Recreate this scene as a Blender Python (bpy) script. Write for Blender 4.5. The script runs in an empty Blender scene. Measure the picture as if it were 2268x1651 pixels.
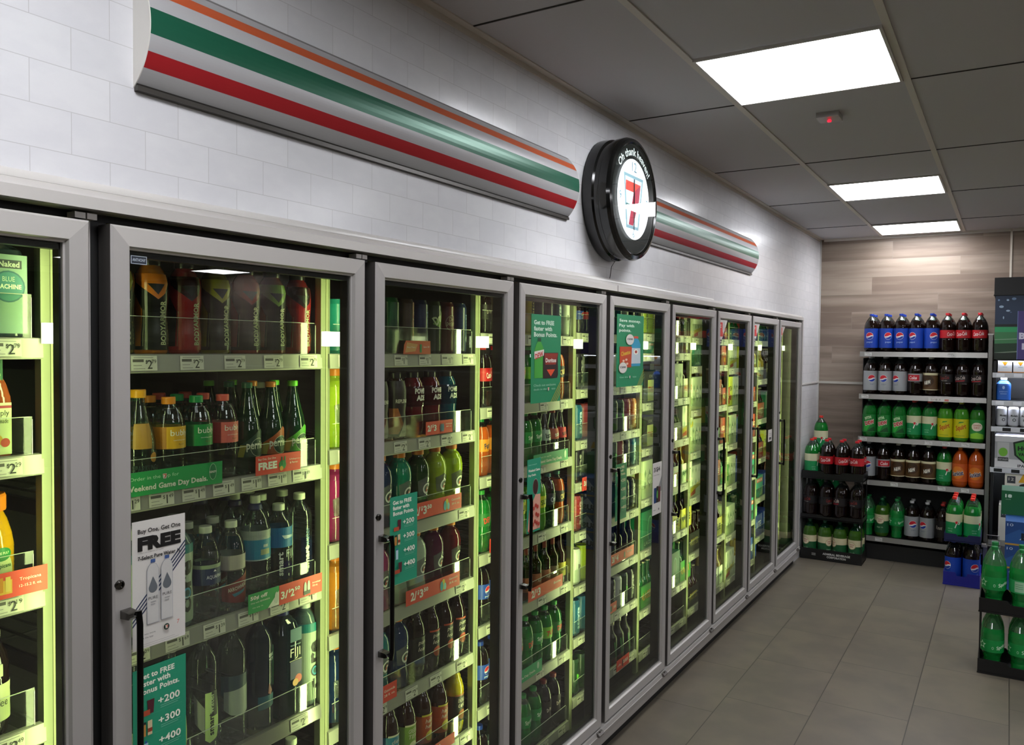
import bpy, math, random
from mathutils import Vector, Matrix
from mathutils.geometry import tessellate_polygon
random.seed(7)
PI = math.pi
PANEL_E = 20.5; LAMP_E = 30; EXPO = 0.0
COL = bpy.context.scene.collection

# ------------------------------------------------------------------ materials
def lin(h):
    if isinstance(h, str):
        h = h.lstrip('#'); c = [int(h[i:i+2], 16)/255 for i in (0, 2, 4)]
    else:
        c = list(h)
    return tuple((x/12.92 if x <= .04045 else ((x+.055)/1.055)**2.4) for x in c)
MC = {}
def newmat(name):
    m = bpy.data.materials.new(name); m.use_nodes = True
    nt = m.node_tree
    return m, nt, nt.nodes, nt.links, nt.nodes['Principled BSDF']
def mat(c, rough=.45, metal=0., spec=.5, coat=0., emit=None, es=1.):
    k = ('m', c, rough, metal, spec, coat, emit, es)
    if k in MC: return MC[k]
    m, nt, N, L, b = newmat('paint_' + str(len(MC)))
    b.inputs['Base Color'].default_value = (*lin(c), 1)
    b.inputs['Roughness'].default_value = rough
    b.inputs['Metallic'].default_value = metal
    b.inputs['Specular IOR Level'].default_value = spec
    b.inputs['Coat Weight'].default_value = coat
    if emit:
        b.inputs['Emission Color'].default_value = (*lin(emit), 1)
        b.inputs['Emission Strength'].default_value = es
    MC[k] = m
    return m
def seethru(c, op=.2, rough=.04, tint=None, gl=.04, bump=0.):
    """thin clear or tinted plastic: part body colour, part see-through, with a glossy skin"""
    k = ('s', c, op, rough, tint, gl, bump)
    if k in MC: return MC[k]
    m, nt, N, L, b = newmat('clear_' + str(len(MC)))
    b.inputs['Base Color'].default_value = (*lin(c), 1)
    b.inputs['Roughness'].default_value = rough
    if bump:
        tc = N.new('ShaderNodeTexCoord'); nz = N.new('ShaderNodeTexNoise'); nz.inputs['Scale'].default_value = 55; nz.inputs['Detail'].default_value = 2; L.new(tc.outputs['Object'], nz.inputs['Vector'])
        bp = N.new('ShaderNodeBump'); bp.inputs['Strength'].default_value = bump; bp.inputs['Distance'].default_value = .004; L.new(nz.outputs[0], bp.inputs['Height']); L.new(bp.outputs[0], b.inputs['Normal'])
    t = N.new('ShaderNodeBsdfTransparent'); t.inputs[0].default_value = (*lin(tint or '#ffffff'), 1)
    g = N.new('ShaderNodeBsdfGlossy'); g.inputs['Roughness'].default_value = rough
    if bump: L.new(bp.outputs[0], g.inputs['Normal'])
    lw = N.new('ShaderNodeLayerWeight'); lw.inputs[0].default_value = .25
    mr = N.new('ShaderNodeMapRange'); mr.inputs['To Min'].default_value = gl; mr.inputs['To Max'].default_value = .75 if gl > .02 else .35
    L.new(lw.outputs['Fresnel'], mr.inputs['Value'])
    a = N.new('ShaderNodeMixShader'); L.new(mr.outputs[0], a.inputs[0]); L.new(t.outputs[0], a.inputs[1]); L.new(g.outputs[0], a.inputs[2])
    mx = N.new('ShaderNodeMixShader'); mx.inputs[0].default_value = op
    L.new(a.outputs[0], mx.inputs[1]); L.new(b.outputs[0], mx.inputs[2])
    L.new(mx.outputs[0], N['Material Output'].inputs[0])
    MC[k] = m
    return m
def math_(N, L, op, a, b=None, c=None):
    n = N.new('ShaderNodeMath'); n.operation = op
    for i, v in enumerate((a, b, c)):
        if v is None: continue
        if isinstance(v, (int, float)): n.inputs[i].default_value = v
        else: L.new(v, n.inputs[i])
    return n.outputs[0]
def tiled(name, axes, u0, v0, pu, pv, shift, gu, gv, cols, grout, rough, noise=(8, 8, 8), bump=.1, spec=.5, nmix=.5, dark=None):
    """procedural tiles: columns of width pu along axes[0]; each next column shifted by shift*pv along axes[1]"""
    m, nt, N, L, b = newmat(name)
    g = N.new('ShaderNodeNewGeometry'); s = N.new('ShaderNodeSeparateXYZ'); L.new(g.outputs['Position'], s.inputs[0])
    U = s.outputs[axes[0]]; V = s.outputs[axes[1]]
    u = math_(N, L, 'DIVIDE', math_(N, L, 'SUBTRACT', U, u0), pu)
    iu = math_(N, L, 'FLOOR', u); fu = math_(N, L, 'FRACT', u)
    if shift == .5: sh = math_(N, L, 'MULTIPLY', math_(N, L, 'FLOORED_MODULO', iu, 2), .5)
    elif shift == 'r': sh = math_(N, L, 'FRACT', math_(N, L, 'MULTIPLY', iu, .38))
    else: sh = math_(N, L, 'MULTIPLY', iu, shift)
    v = math_(N, L, 'SUBTRACT', math_(N, L, 'DIVIDE', math_(N, L, 'SUBTRACT', V, v0), pv), sh)
    iv = math_(N, L, 'FLOOR', v); fv = math_(N, L, 'FRACT', v)
    eu = math_(N, L, 'LESS_THAN', math_(N, L, 'MULTIPLY', math_(N, L, 'MINIMUM', fu, math_(N, L, 'SUBTRACT', 1, fu)), pu), gu)
    ev = math_(N, L, 'LESS_THAN', math_(N, L, 'MULTIPLY', math_(N, L, 'MINIMUM', fv, math_(N, L, 'SUBTRACT', 1, fv)), pv), gv)
    e = math_(N, L, 'MAXIMUM', eu, ev)
    cb = N.new('ShaderNodeCombineXYZ'); L.new(iu, cb.inputs[0]); L.new(iv, cb.inputs[1])
    wn = N.new('ShaderNodeTexWhiteNoise'); L.new(cb.outputs[0], wn.inputs['Vector'])
    mp = N.new('ShaderNodeMapping'); L.new(g.outputs['Position'], mp.inputs[0]); mp.inputs['Scale'].default_value = noise
    ad = N.new('ShaderNodeVectorMath'); ad.operation = 'MULTIPLY_ADD'
    L.new(wn.outputs['Color'], ad.inputs[0]); ad.inputs[1].default_value = (9, 9, 9); L.new(mp.outputs[0], ad.inputs[2])
    nz = N.new('ShaderNodeTexNoise'); L.new(ad.outputs[0], nz.inputs['Vector']); nz.inputs['Scale'].default_value = 1; nz.inputs['Detail'].default_value = 6
    cr = N.new('ShaderNodeValToRGB')
    cr.color_ramp.elements[0].position = .3; cr.color_ramp.elements[1].position = .7
    cr.color_ramp.elements[0].color = (*lin(cols[0]), 1); cr.color_ramp.elements[1].color = (*lin(cols[1]), 1)
    f = math_(N, L, 'ADD', math_(N, L, 'MULTIPLY', nz.outputs[0], nmix*2), math_(N, L, 'MULTIPLY', wn.outputs['Value'], 1-nmix))
    f = math_(N, L, 'SUBTRACT', f, nmix*.5)
    L.new(f, cr.inputs[0])
    mx = N.new('ShaderNodeMix'); mx.data_type = 'RGBA'; L.new(e, mx.inputs[0]); L.new(cr.outputs[0], mx.inputs[6]); mx.inputs[7].default_value = (*lin(grout), 1)
    L.new(mx.outputs[2], b.inputs['Base Color'])
    b.inputs['Roughness'].default_value = rough; b.inputs['Specular IOR Level'].default_value = spec
    hn = N.new('ShaderNodeTexNoise'); hm = N.new('ShaderNodeMapping'); L.new(g.outputs['Position'], hm.inputs[0]); hm.inputs['Scale'].default_value = tuple(x*2.2 for x in noise)
    L.new(hm.outputs[0], hn.inputs['Vector']); hn.inputs['Scale'].default_value = 1; hn.inputs['Detail'].default_value = 4
    h = math_(N, L, 'SUBTRACT', math_(N, L, 'MULTIPLY', hn.outputs[0], .35), e)
    bp = N.new('ShaderNodeBump'); bp.inputs['Strength'].default_value = bump; bp.inputs['Distance'].default_value = .004
    L.new(h, bp.inputs['Height']); L.new(bp.outputs[0], b.inputs['Normal'])
    return m

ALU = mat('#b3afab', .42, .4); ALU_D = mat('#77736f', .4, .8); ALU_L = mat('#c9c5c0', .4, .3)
BLACK = mat('#0b0b0b', .5); BLK_G = mat('#0a0b0a', .12, 0, .6); DARK = mat('#161513', .7)
LINER = mat('#1c1b18', .6); CHROME = mat('#55534f', .18, 1.); WIRE = mat('#4a4944', .4, .7)
WHITE = mat('#e9e8e2', .5); PAPER = mat('#cfcbc2', .7); TAG = mat('#d3d3bd', .65); INK = mat('#15140f', .6); GREYINK = mat('#8f8d84', .7)
STEEL = mat('#8c8a86', .32, .75); RAILW = mat('#9a998d', .4, .25)
RED = mat('#d8382a', .5); GREEN = mat('#1f9a4e', .5); PGREEN = mat('#1c8055', .55)
GLASS = seethru('#101010', .01, .0, '#f1f5f0', .075)
FENCE = seethru('#c8d0c0', .008, .055, '#fcfefa', .010); FENCE_HILITE = mat('#c9d0bb', .2)  # brighter milky colour on the fence edges paints in their highlight
CLEAR = seethru('#c9d6d2', .012, .012, '#e0e9e6', .035, .10)

# ------------------------------------------------------------------ mesh helper
class MB:
    def __init__(s): s.v = []; s.f = []; s.m = []; s.s = []; s.mats = []
    def mi(s, m):
        if m not in s.mats: s.mats.append(m)
        return s.mats.index(m)
    def add(s, vs, fs, m, smooth=False):
        b = len(s.v); s.v += [tuple(v) for v in vs]; k = s.mi(m)
        for f in fs: s.f.append(tuple(b+i for i in f)); s.m.append(k); s.s.append(smooth)
        return s
    def box(s, x0, y0, z0, x1, y1, z1, m):
        return s.add([(x0,y0,z0),(x1,y0,z0),(x1,y1,z0),(x0,y1,z0),(x0,y0,z1),(x1,y0,z1),(x1,y1,z1),(x0,y1,z1)],
                     [(3,2,1,0),(4,5,6,7),(0,1,5,4),(1,2,6,5),(2,3,7,6),(3,0,4,7)], m)
    def prism(s, pts, axis, a, b, m, smooth=False, cap=None):
        """pts 2D in the two other axes (order x,y,z without axis), extruded from a to b"""
        def P(p, t):
            q = list(p); q.insert(axis, t); return q
        n = len(pts); vs = [P(p, a) for p in pts] + [P(p, b) for p in pts]
        s.add(vs, [(i, (i+1) % n, n+(i+1) % n, n+i) for i in range(n)], m, smooth)
        s.add(vs, [tuple(range(n))[::-1], tuple(range(n, 2*n))], cap or m)
        return s
    def lathe(s, prof, seg, m, sq=None, cx=0, cy=0, cz=0, mats=None):
        """prof [(r,z)]; sq = exponent for squarish sections; mats(z)->material"""
        vs = []
        for r, z in prof:
            for i in range(seg):
                a = 2*PI*(i+.5)/seg - PI/2; c, d = math.cos(a), math.sin(a)
                k = 1 if not sq else 1/((abs(c)**sq+abs(d)**sq)**(1/sq))
                vs.append((cx+r*k*c, cy+r*k*d, cz+z))
        for j in range(len(prof)-1):
            mm = mats((prof[j][1]+prof[j+1][1])/2) if mats else m
            s.add(vs[j*seg:(j+2)*seg], [(i, (i+1) % seg, seg+(i+1) % seg, seg+i) for i in range(seg)], mm, True)
        if prof[0][0] > 1e-4: s.add(vs[:seg], [tuple(range(seg))[::-1]], mats(prof[0][1]) if mats else m)
        if prof[-1][0] > 1e-4: s.add(vs[-seg:], [tuple(range(seg))], mats(prof[-1][1]) if mats else m)
        return s
    def tube(s, pts, r, m, seg=8):
        pts = [Vector(p) for p in pts]; vs = []
        for i, p in enumerate(pts):
            d = (pts[min(i+1, len(pts)-1)] - pts[max(i-1, 0)]).normalized()
            u = d.cross(Vector((0, 0, 1)) if abs(d.z) < .9 else Vector((0, 1, 0))).normalized(); w = d.cross(u)
            for k in range(seg):
                a = 2*PI*k/seg; vs.append(p + u*r*math.cos(a) + w*r*math.sin(a))
        n = len(pts)
        s.add(vs, [(j*seg+i, j*seg+(i+1) % seg, (j+1)*seg+(i+1) % seg, (j+1)*seg+i) for j in range(n-1) for i in range(seg)], m, True)
        s.add(vs, [tuple(range(seg))[::-1], tuple(range((n-1)*seg, n*seg))], m)
        return s
    def build(s, name, parent=None, loc=None):
        me = bpy.data.meshes.new(name); me.from_pydata(s.v, [], s.f)
        for m in s.mats: me.materials.append(m)
        me.polygons.foreach_set('material_index', s.m); me.polygons.foreach_set('use_smooth', s.s)
        me.update()
        if any(s.s): me.set_sharp_from_angle(angle=math.radians(50))
        o = bpy.data.objects.new(name, me); COL.objects.link(o)
        if parent: o.parent = parent
        if loc: o.location = loc
        return o
def tag(o, label, cat, group=None):
    o['label'] = label; o['category'] = cat
    if group: o['group'] = group
    return o
def empty(name, loc=(0, 0, 0), label=None, cat=None, group=None, rz=0):
    o = bpy.data.objects.new(name, None); COL.objects.link(o); o.location = loc; o.rotation_euler = (0, 0, rz); o.empty_display_size = .05
    if label: tag(o, label, cat, group)
    return o
def struct(o): o['kind'] = 'structure'; return o

# ------------------------------------------------------------------ flat art (lettering, marks) mapped on planes or round bottles
TC = {}
def text2d(t, bold=0., shear=0.):
    k = (t, bold, shear)
    if k in TC: return TC[k]
    cu = bpy.data.curves.new('tmp', 'FONT'); cu.body = t; cu.size = 1; cu.resolution_u = 2; cu.offset = bold; cu.shear = shear
    cu.align_x = 'LEFT'; cu.space_character = 1 + bold
    ob = bpy.data.objects.new('tmp', cu); me = ob.to_mesh(); me.calc_loop_triangles()
    vs = [(v.co.x, v.co.y) for v in me.vertices]; fs = [tuple(q.vertices) for q in me.loop_triangles]
    ob.to_mesh_clear(); bpy.data.objects.remove(ob); bpy.data.curves.remove(cu)
    if vs:
        x0 = min(v[0] for v in vs); x1 = max(v[0] for v in vs); y0 = min(v[1] for v in vs); y1 = max(v[1] for v in vs)
    else: x0 = x1 = y0 = y1 = 0
    TC[k] = (vs, fs, x0, x1, y0, y1)
    return TC[k]
def ops_geo(op):
    """returns (verts2d, tri faces)"""
    if op[0] == 'r':
        _, x0, y0, x1, y1 = op[:5]; return [(x0,y0),(x1,y0),(x1,y1),(x0,y1)], [(0,1,2),(0,2,3)]
    if op[0] == 'p':
        pts = op[1]; return pts, [t for t in tessellate_polygon([[Vector((p[0], p[1], 0)) for p in pts]])]
    if op[0] == 'c':
        _, cx, cy, r = op[:4]; ry = op[5] if len(op) > 5 else r; n = 20
        return [(cx, cy)] + [(cx+r*math.cos(2*PI*i/n), cy+ry*math.sin(2*PI*i/n)) for i in range(n)], [(0, 1+i, 1+(i+1) % n) for i in range(n)]
    if op[0] == 't':
        # ('t', text, cx, cy, width, height, mat, {bold,shear,rot})
        _, t, cx, cy, w, h = op[:6]; kw = op[7] if len(op) > 7 else {}
        vs, fs, x0, x1, y0, y1 = text2d(t, kw.get('b', 0.), kw.get('s', 0.))
        if not vs: return [], []
        sy = h/max(y1-y0, .01); sx = (w/max(x1-x0, .01)) if w else sy
        a = kw.get('rot', 0); ca, sa = math.cos(a), math.sin(a); out = []
        for x, y in vs:
            X = (x-(x0+x1)/2)*sx; Y = (y-(y0+y1)/2)*sy
            if kw.get('arc'):
                R = kw['arc']; th = PI/2 - X/R; out.append((cx+(R+Y)*math.cos(th), cy+(R+Y)*math.sin(th)))
            else: out.append((cx+X*ca-Y*sa, cy+X*sa+Y*ca))
        return out, fs
def opmat(op): return {'r': lambda: op[5], 'p': lambda: op[2], 'c': lambda: op[4], 't': lambda: op[6]}[op[0]]()
def art(mb, ops, O, U, V, N, eps=.00025, base=1):
    O, U, V, N = Vector(O), Vector(U), Vector(V), Vector(N)
    for k, op in enumerate(ops):
        vs, fs = ops_geo(op)
        q = [O + U*x + V*y + N*(eps*(k+base)) for x, y in vs]
        flip = U.cross(V).dot(N) < 0
        out = []
        for f in fs:
            a, b, c = (vs[i] for i in f); ar = (b[0]-a[0])*(c[1]-a[1])-(b[1]-a[1])*(c[0]-a[0])
            if (ar < 0) != flip: f = (f[0], f[2], f[1])
            out.append(f)
        mb.add(q, out, opmat(op))
    return mb
def cutpoly(poly, x, keep_lt):
    out = []
    for i in range(len(poly)):
        p, q = poly[i], poly[(i+1) % len(poly)]; a = (p[0] <= x) if keep_lt else (p[0] >= x); b = (q[0] <= x) if keep_lt else (q[0] >= x)
        if a: out.append(p)
        if a != b:
            t = (x-p[0])/(q[0]-p[0]); out.append((x, p[1]+t*(q[1]-p[1])))
    return out
def rprof(prof, z):
    for (r0, z0), (r1, z1) in zip(prof, prof[1:]):
        if z0 <= z <= z1 and z1 > z0: return r0+(r1-r0)*(z-z0)/(z1-z0)
    return prof[-1][0]
def wrap(mb, ops, prof, R, off=.0005, eps=.00018, flat=None, step=.006):
    """wrap art around the bottle; u = arc length from the front (-Y), reading to +X"""
    for k, op in enumerate(ops):
        vs, fs = ops_geo(op); mt = opmat(op); e = off+eps*k
        def M(x, z):
            if flat: return (x, -flat-e, z)
            a = x/R; r = (max(rprof(prof, z+q*.0035) for q in (-2, -1, 0, 1, 2)) if prof else R)+e
            return (r*math.sin(a), -r*math.cos(a), z)
        for f in fs:
            poly = [vs[i] for i in f]
            ar = (poly[1][0]-poly[0][0])*(poly[2][1]-poly[0][1])-(poly[1][1]-poly[0][1])*(poly[2][0]-poly[0][0])
            if abs(ar) < 1e-12: continue
            if ar < 0: poly = poly[::-1]
            x0 = min(p[0] for p in poly); x1 = max(p[0] for p in poly)
            if flat or x1-x0 <= step: parts = [poly]
            else:
                parts = []; n0 = math.floor(x0/step); n1 = math.ceil(x1/step); rest = poly
                for n in range(n0+1, n1+1):
                    L_ = cutpoly(rest, n*step, True)
                    if len(L_) >= 3: parts.append(L_)
                    rest = cutpoly(rest, n*step, False)
                    if len(rest) < 3: break
            if prof and not flat:
                zs = []
                for p in parts:
                    rest = [(q[1], q[0]) for q in p]; z0 = min(q[0] for q in rest); z1 = max(q[0] for q in rest); st = .008
                    if z1-z0 > st*1.2:
                        for n in range(math.floor(z0/st)+1, math.ceil(z1/st)):
                            L_ = cutpoly(rest, n*st, True)
                            if len(L_) >= 3: zs.append([(q[1], q[0]) for q in L_])
                            rest = cutpoly(rest, n*st, False)
                            if len(rest) < 3: break
                    if len(rest) >= 3: zs.append([(q[1], q[0]) for q in rest])
                parts = zs
            for p in parts:
                mb.add([M(*q) for q in p], [tuple(range(len(p)))], mt)
    return mb
def globe(cx, cy, r):
    A = lambda a0, a1, n=10: [(cx+r*.93*math.cos(a0+(a1-a0)*i/n), cy+r*.93*math.sin(a0+(a1-a0)*i/n)) for i in range(n+1)]
    top = A(math.radians(10), math.radians(190)) + [(cx-r*.4, cy-r*.12), (cx, cy+.02*r), (cx+r*.4, cy+r*.22)]
    bot = A(math.radians(205), math.radians(355)) + [(cx+r*.45, cy-r*.12), (cx, cy-r*.38), (cx-r*.45, cy-r*.5)]
    return [('c', cx, cy, r, mat('#e8e8e8', .4)), ('p', top, mat('#d0202e', .4)), ('p', bot, mat('#123a9c', .4))]
SEVEN_R = mat('#d0342c', .45); SEVEN_G = mat('#157a4b', .45); SEVEN_O = mat('#e8743a', .45)
def seven(cx, cy, h):
    """small convenience store badge: green frame, numeral with a word bar"""
    w = h*.9
    return [('p', [(cx-w*.5, cy+h*.5), (cx+w*.5, cy+h*.5), (cx+w*.36, cy-h*.5), (cx-w*.36, cy-h*.5)], SEVEN_G),
            ('p', [(cx-w*.42, cy+h*.42), (cx+w*.42, cy+h*.42), (cx+w*.30, cy-h*.42), (cx-w*.30, cy-h*.42)], WHITE),
            ('p', [(cx-w*.33, cy+h*.36), (cx+w*.33, cy+h*.36), (cx+w*.33, cy+h*.2), (cx-w*.33, cy+h*.2)], SEVEN_O),
            ('p', [(cx+w*.33, cy+h*.2), (cx+w*.33, cy+h*.1), (cx+w*.06, cy-h*.36), (cx-w*.14, cy-h*.36), (cx+w*.1, cy+h*.2)], SEVEN_R)]

exec_cam = (1788.09, .5518, -.0303, .0095)
def camera():
    f, yaw, pitch, roll = exec_cam
    d = Vector((-math.sin(yaw)*math.cos(pitch), math.cos(yaw)*math.cos(pitch), math.sin(pitch)))
    r = Vector((math.cos(yaw), math.sin(yaw), 0)); u = r.cross(d)
    r2 = r*math.cos(roll)+u*math.sin(roll); u2 = -r*math.sin(roll)+u*math.cos(roll)
    cam = bpy.data.cameras.new('camera'); o = bpy.data.objects.new('camera', cam); COL.objects.link(o)
    M = Matrix((r2, u2, -d)).transposed().to_4x4(); M.translation = (1.485, 0, 1.757); o.matrix_world = M
    cam.sensor_width = 36; cam.lens = f/2268*36; cam.clip_start = .02
    bpy.context.scene.camera = o
camera()
# ------------------------------------------------------------------ room shell
YB = 7.74; ZC = 2.767; YF = -3.2; XR = 10.2
TILE_W = tiled('white_wall_tile', (2, 1), 2.107, 1.002, .0775, .15, .5, .0007, .0007, ('#d3d3d6', '#d9d9db'), '#bdbcbd', .2, (6, 14, 26), .22, .45, .6)
WOODT = tiled('wood_look_tile', (2, 0), 2.107, .958, .153, 1.2, .567, .0012, .001, ('#75665a', '#97897b'), '#857b70', .45, (1.1, 1, 14), .05, .3, .62)
FLOORT = tiled('grey_floor_tile', (0, 1), .302, 3.41, .408, .607, .34, .0022, .0018, ('#645d52', '#6f6759'), '#3a352e', .36, (5, 5, 1), .12, .35, .75)
CEIL = mat('#c3c2c4', .9, spec=.1); TBAR = mat('#d2cdc4', .6)
def bx(name, x0, y0, z0, x1, y1, z1, m, parent=None):
    return MB().box(x0, y0, z0, x1, y1, z1, m).build(name, parent)
struct(bx('floor', -.9, YF, -.05, XR, YB+.1, 0, FLOORT))
struct(bx('ceiling', -.1, YF, ZC, XR, YB+.1, ZC+.06, CEIL))
w = MB(); w.box(-.08, YF, 2.004, 0, YB, ZC, TILE_W); w.box(-.08, 6.872, 0, 0, YB, 2.004, TILE_W); w.box(-.08, YF, 0, 0, .10, 2.004, TILE_W)
struct(w.build('wall_left'))
struct(bx('wall_back', -.9, YB, 0, XR, YB+.1, ZC, WOODT))
GREYW = mat('#4a4743', .8)
struct(bx('wall_right', XR, YF, 0, XR+.1, YB, ZC, GREYW)); struct(bx('wall_front', 0, YF-.1, 0, XR, YF, ZC, GREYW))
struct(bx('trim_1', -.0, 6.87, 1.467, .008, YB, 1.481, mat('#c9c6c1', .4)))
struct(bx('trim_2', .01, YB-.008, 1.463, XR-2, YB, 1.484, mat('#b8b4ab', .4)))
struct(bx('trim_3', 0, YB-.012, 0, .012, YB, ZC, mat('#b9b7b3', .4)))
struct(bx('trim_4', 1.47, YB-.006, 1.484, 1.485, YB, ZC, mat('#c9c0b2', .4)))
# angle trim between wall and ceiling
t = MB(); t.box(0, YF, ZC-.022, .004, YB, ZC, TBAR); t.box(.004, YF, ZC-.004, .03, YB, ZC, TBAR); struct(t.build('trim_5'))
t = MB(); t.box(.03, YB-.004, ZC-.022, XR, YB, ZC, TBAR); t.box(.03, YB-.03, ZC-.004, XR, YB-.004, ZC, TBAR); struct(t.build('trim_6'))
GX = [.511 + .6285*i for i in range(0, 15)]; GY = [2.725+.61*j for j in range(-9, 9)]
t = MB()
for x in GX: t.box(x-.012, YF, ZC-.005, x+.012, YB-.03, ZC-.0005, TBAR)
struct(t.build('trim_7'))
t = MB()
for j in range(-9, 9, 2): t.box(.03, 2.725+.61*j-.003, ZC-.003, XR, 2.725+.61*j+.003, ZC-.0002, mat('#2f2c28', .8))
struct(t.build('trim_8'))

EMW = mat('#ffffff', .5, emit='#f8f9fe', es=PANEL_E)
def ceiling_light(x0, y0, label, group=None):
    e = empty('ceiling_light', (x0+.314, y0+.305, ZC-.006), label, 'light', group)
    m = MB()
    for a in ((-.302, -.293, .302, -.283), (-.302, .283, .302, .293), (-.302, -.283, -.292, .283), (.292, -.283, .302, .283)):
        m.box(a[0], a[1], -.006, a[2], a[3], .005, mat('#c9c6c0', .4))
    m.build('frame', e)
    MB().box(-.292, -.283, -.002, .292, .283, .003, EMW).build('diffuser', e)
    return e
ceiling_light(.511, 2.725, 'large glowing square ceiling panel nearest the wall clock')
ceiling_light(.511, 5.165, 'second glowing ceiling panel, the middle one of the row of three')
ceiling_light(.511, 6.995, 'small-looking glowing ceiling panel closest to the wood-look back wall')
for gx, js in ((0, (-4, -8)), (3, (-8, -3, 2, 7)), (7, (-6, -1, 4)), (11, (-4, 1, 4, 7))):
    for j in js: ceiling_light(GX[gx], 2.725+.61*j, 'glowing square ceiling panel above the sales floor beside the cooler aisle', 'ceiling panels of the wider store')
s = empty('motion_sensor', (.807, 3.665, ZC), 'small clear box sensor with red light on ceiling', 'sensor')
MB().box(-.045, -.05, -.022, .045, .05, 0, seethru('#c9c6c2', .6, .2)).build('housing', s)
MB().lathe([(0, 0), (.008, .002), (.009, .008), (.004, .012)], 12, mat('#ff2030', .3, emit='#ff2040', es=1.2), cz=-.034).build('indicator_light', s)

# ------------------------------------------------------------------ striped signs and clock
def stripe_sign(y0, y1, label):
    e = empty('striped_sign', (0, y0, 2.264), label, 'sign')
    n = 40; H = .236; bul = .055
    def pt(t):
        a = (t-.5)*2*math.asin(.75); return (bul*(math.cos(a)-math.cos(math.asin(.75)))/(1-math.cos(math.asin(.75))), H/2+H/2*math.sin(a)/.75)
    sat = lambda c: mat(c, .33, .25, .5)
    bands = [(0, .035, sat('#5c5956')), (.035, .15, sat('#b9b9bb')), (.15, .275, sat('#b3242b')), (.275, .41, sat('#bdbcbe')), (.41, .625, sat('#1d6048')), (.625, .765, sat('#c2c1c3')), (.765, .87, sat('#d4643a')), (.87, .965, sat('#b9b9bb')), (.965, 1, sat('#6a6764'))]
    L_ = y1-y0; m = MB()
    # find t for a z fraction
    def tz(f):
        return .5+math.asin(max(-1, min(1, (f-.5)*2*.75)))/(2*math.asin(.75))
    for a, b, mt in bands:
        k = 5
        for i in range(k):
            p = pt(tz(a+(b-a)*i/k)); q = pt(tz(a+(b-a)*(i+1)/k))
            m.add([(p[0], 0, p[1]), (p[0], L_, p[1]), (q[0], L_, q[1]), (q[0], 0, q[1])], [(0, 1, 2, 3)], mt, True)
    m.build('curved_face', e)
    pts = [pt(tz(i/16)) for i in range(17)]
    for q in (-.002, L_): MB().prism([(p[0], p[1]) for p in pts], 1, q, q+.002, mat('#e4e1da', .5)).build('end_cap', e)
    MB().box(0, 0, -.006, .012, L_, .004, mat('#4c4945', .4, .5)).build('bottom_rail', e)
stripe_sign(.978, 2.808, 'long striped sign with orange, green and red bands, left of the clock')
stripe_sign(3.46, 5.435, 'striped sign with orange, green and red bands, beyond the clock')

ck = empty('wall_clock', (0, 3.185, 2.388), 'round black lit wall clock between the two striped signs', 'clock')
def ring(mb, r0, r1, x, m, n=48):
    vs = []
    for r in (r0, r1):
        for i in range(n):
            a = 2*PI*i/n; vs.append((x, r*math.sin(a), r*math.cos(a)))
    mb.add(vs, [(i, (i+1) % n, n+(i+1) % n, n+i)[::-1] for i in range(n)], m)
def lathex(prof, seg, m):
    mb = MB(); vs = []
    for x, r in prof:
        for i in range(seg):
            a = 2*PI*i/seg; vs.append((x, r*math.sin(a), r*math.cos(a)))
    for j in range(len(prof)-1):
        mb.add(vs[j*seg:(j+2)*seg], [(i, (i+1) % seg, seg+(i+1) % seg, seg+i)[::-1] for i in range(seg)], m, True)
    return mb
lathex([(.001, .235), (.001, .252), (.008, .256), (.045, .254), (.052, .246), (.07, .246), (.076, .254), (.110, .256), (.124, .250), (.128, .236), (.121, .228)], 72, BLK_G).build('housing', ck)
f = MB(); ring(f, .168, .23, .120, mat('#121a17', .25)); f.build('bezel', ck)
f = MB(); f.lathe([(0, 0), (.001, 0)], 3, WHITE) if False else None
dm = mat('#ffffff', .4, emit='#eefaff', es=1.5)
f = MB(); f.add([(.119, .168*math.sin(2*PI*i/48), .168*math.cos(2*PI*i/48)) for i in range(48)], [tuple(range(48))[::-1]], dm)
bl = lambda c, e=.9: mat(c, .4, emit=c, es=e*.45)
ops = [('p', [(-.105, .10), (.10, .10), (.055, -.125), (-.075, -.125)], bl('#8fb8c4')),
       ('p', [(-.092, .087), (.085, .087), (.045, -.112), (-.064, -.112)], bl('#dceef4', 1.2)),
       ('p', [(-.085, .07), (.07, .07), (.055, .03), (-.085, .03)], bl('#e0564a')),
       ('p', [(.07, .07), (.055, -.0), (-.005, -.11), (-.05, -.11), (-.002, .03)], bl('#b83a50')),
       ('t', '12', 0, .135, .05, .04, bl('#3c7f96', .6)), ('t', '3', .14, 0, .02, .035, bl('#3c7f96', .6)), ('t', '6', 0, -.145, .02, .03, bl('#3c7f96', .6)), ('t', '9', -.14, 0, .02, .035, bl('#3c7f96', .6)),
       ('t', 'ELEVEN', -.005, -.035, .15, .022, bl('#2d6a62', .6), {'b': .02})]
art(f, ops, (.1192, 0, 0), (0, 1, 0), (0, 0, 1), (1, 0, 0)); f.build('dial', ck)
MB().box(.1215, -.004, -.02, .1222, .004, .085, BLACK).build('hour_hand', ck)
MB().box(.1228, -.003, -.13, .1234, .003, .03, BLACK).build('minute_hand', ck)
f = MB(); art(f, [('t', 'Oh thank heaven!', 0, 0, .36, .033, mat('#e8f4f0', .4, emit='#e8f4f0', es=.6), {'b': .015, 'arc': .198})], (.1205, 0, 0), (0, 1, 0), (0, 0, 1), (1, 0, 0)); f.build('lettering', ck)
f = MB(); f.add([(.1262, .229*math.sin(2*PI*i/48), .229*math.cos(2*PI*i/48)) for i in range(48)], [tuple(range(48))[::-1]], seethru('#ffffff', .0, .0, '#ffffff', .10)); f.build('cover_glass', ck)
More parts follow.
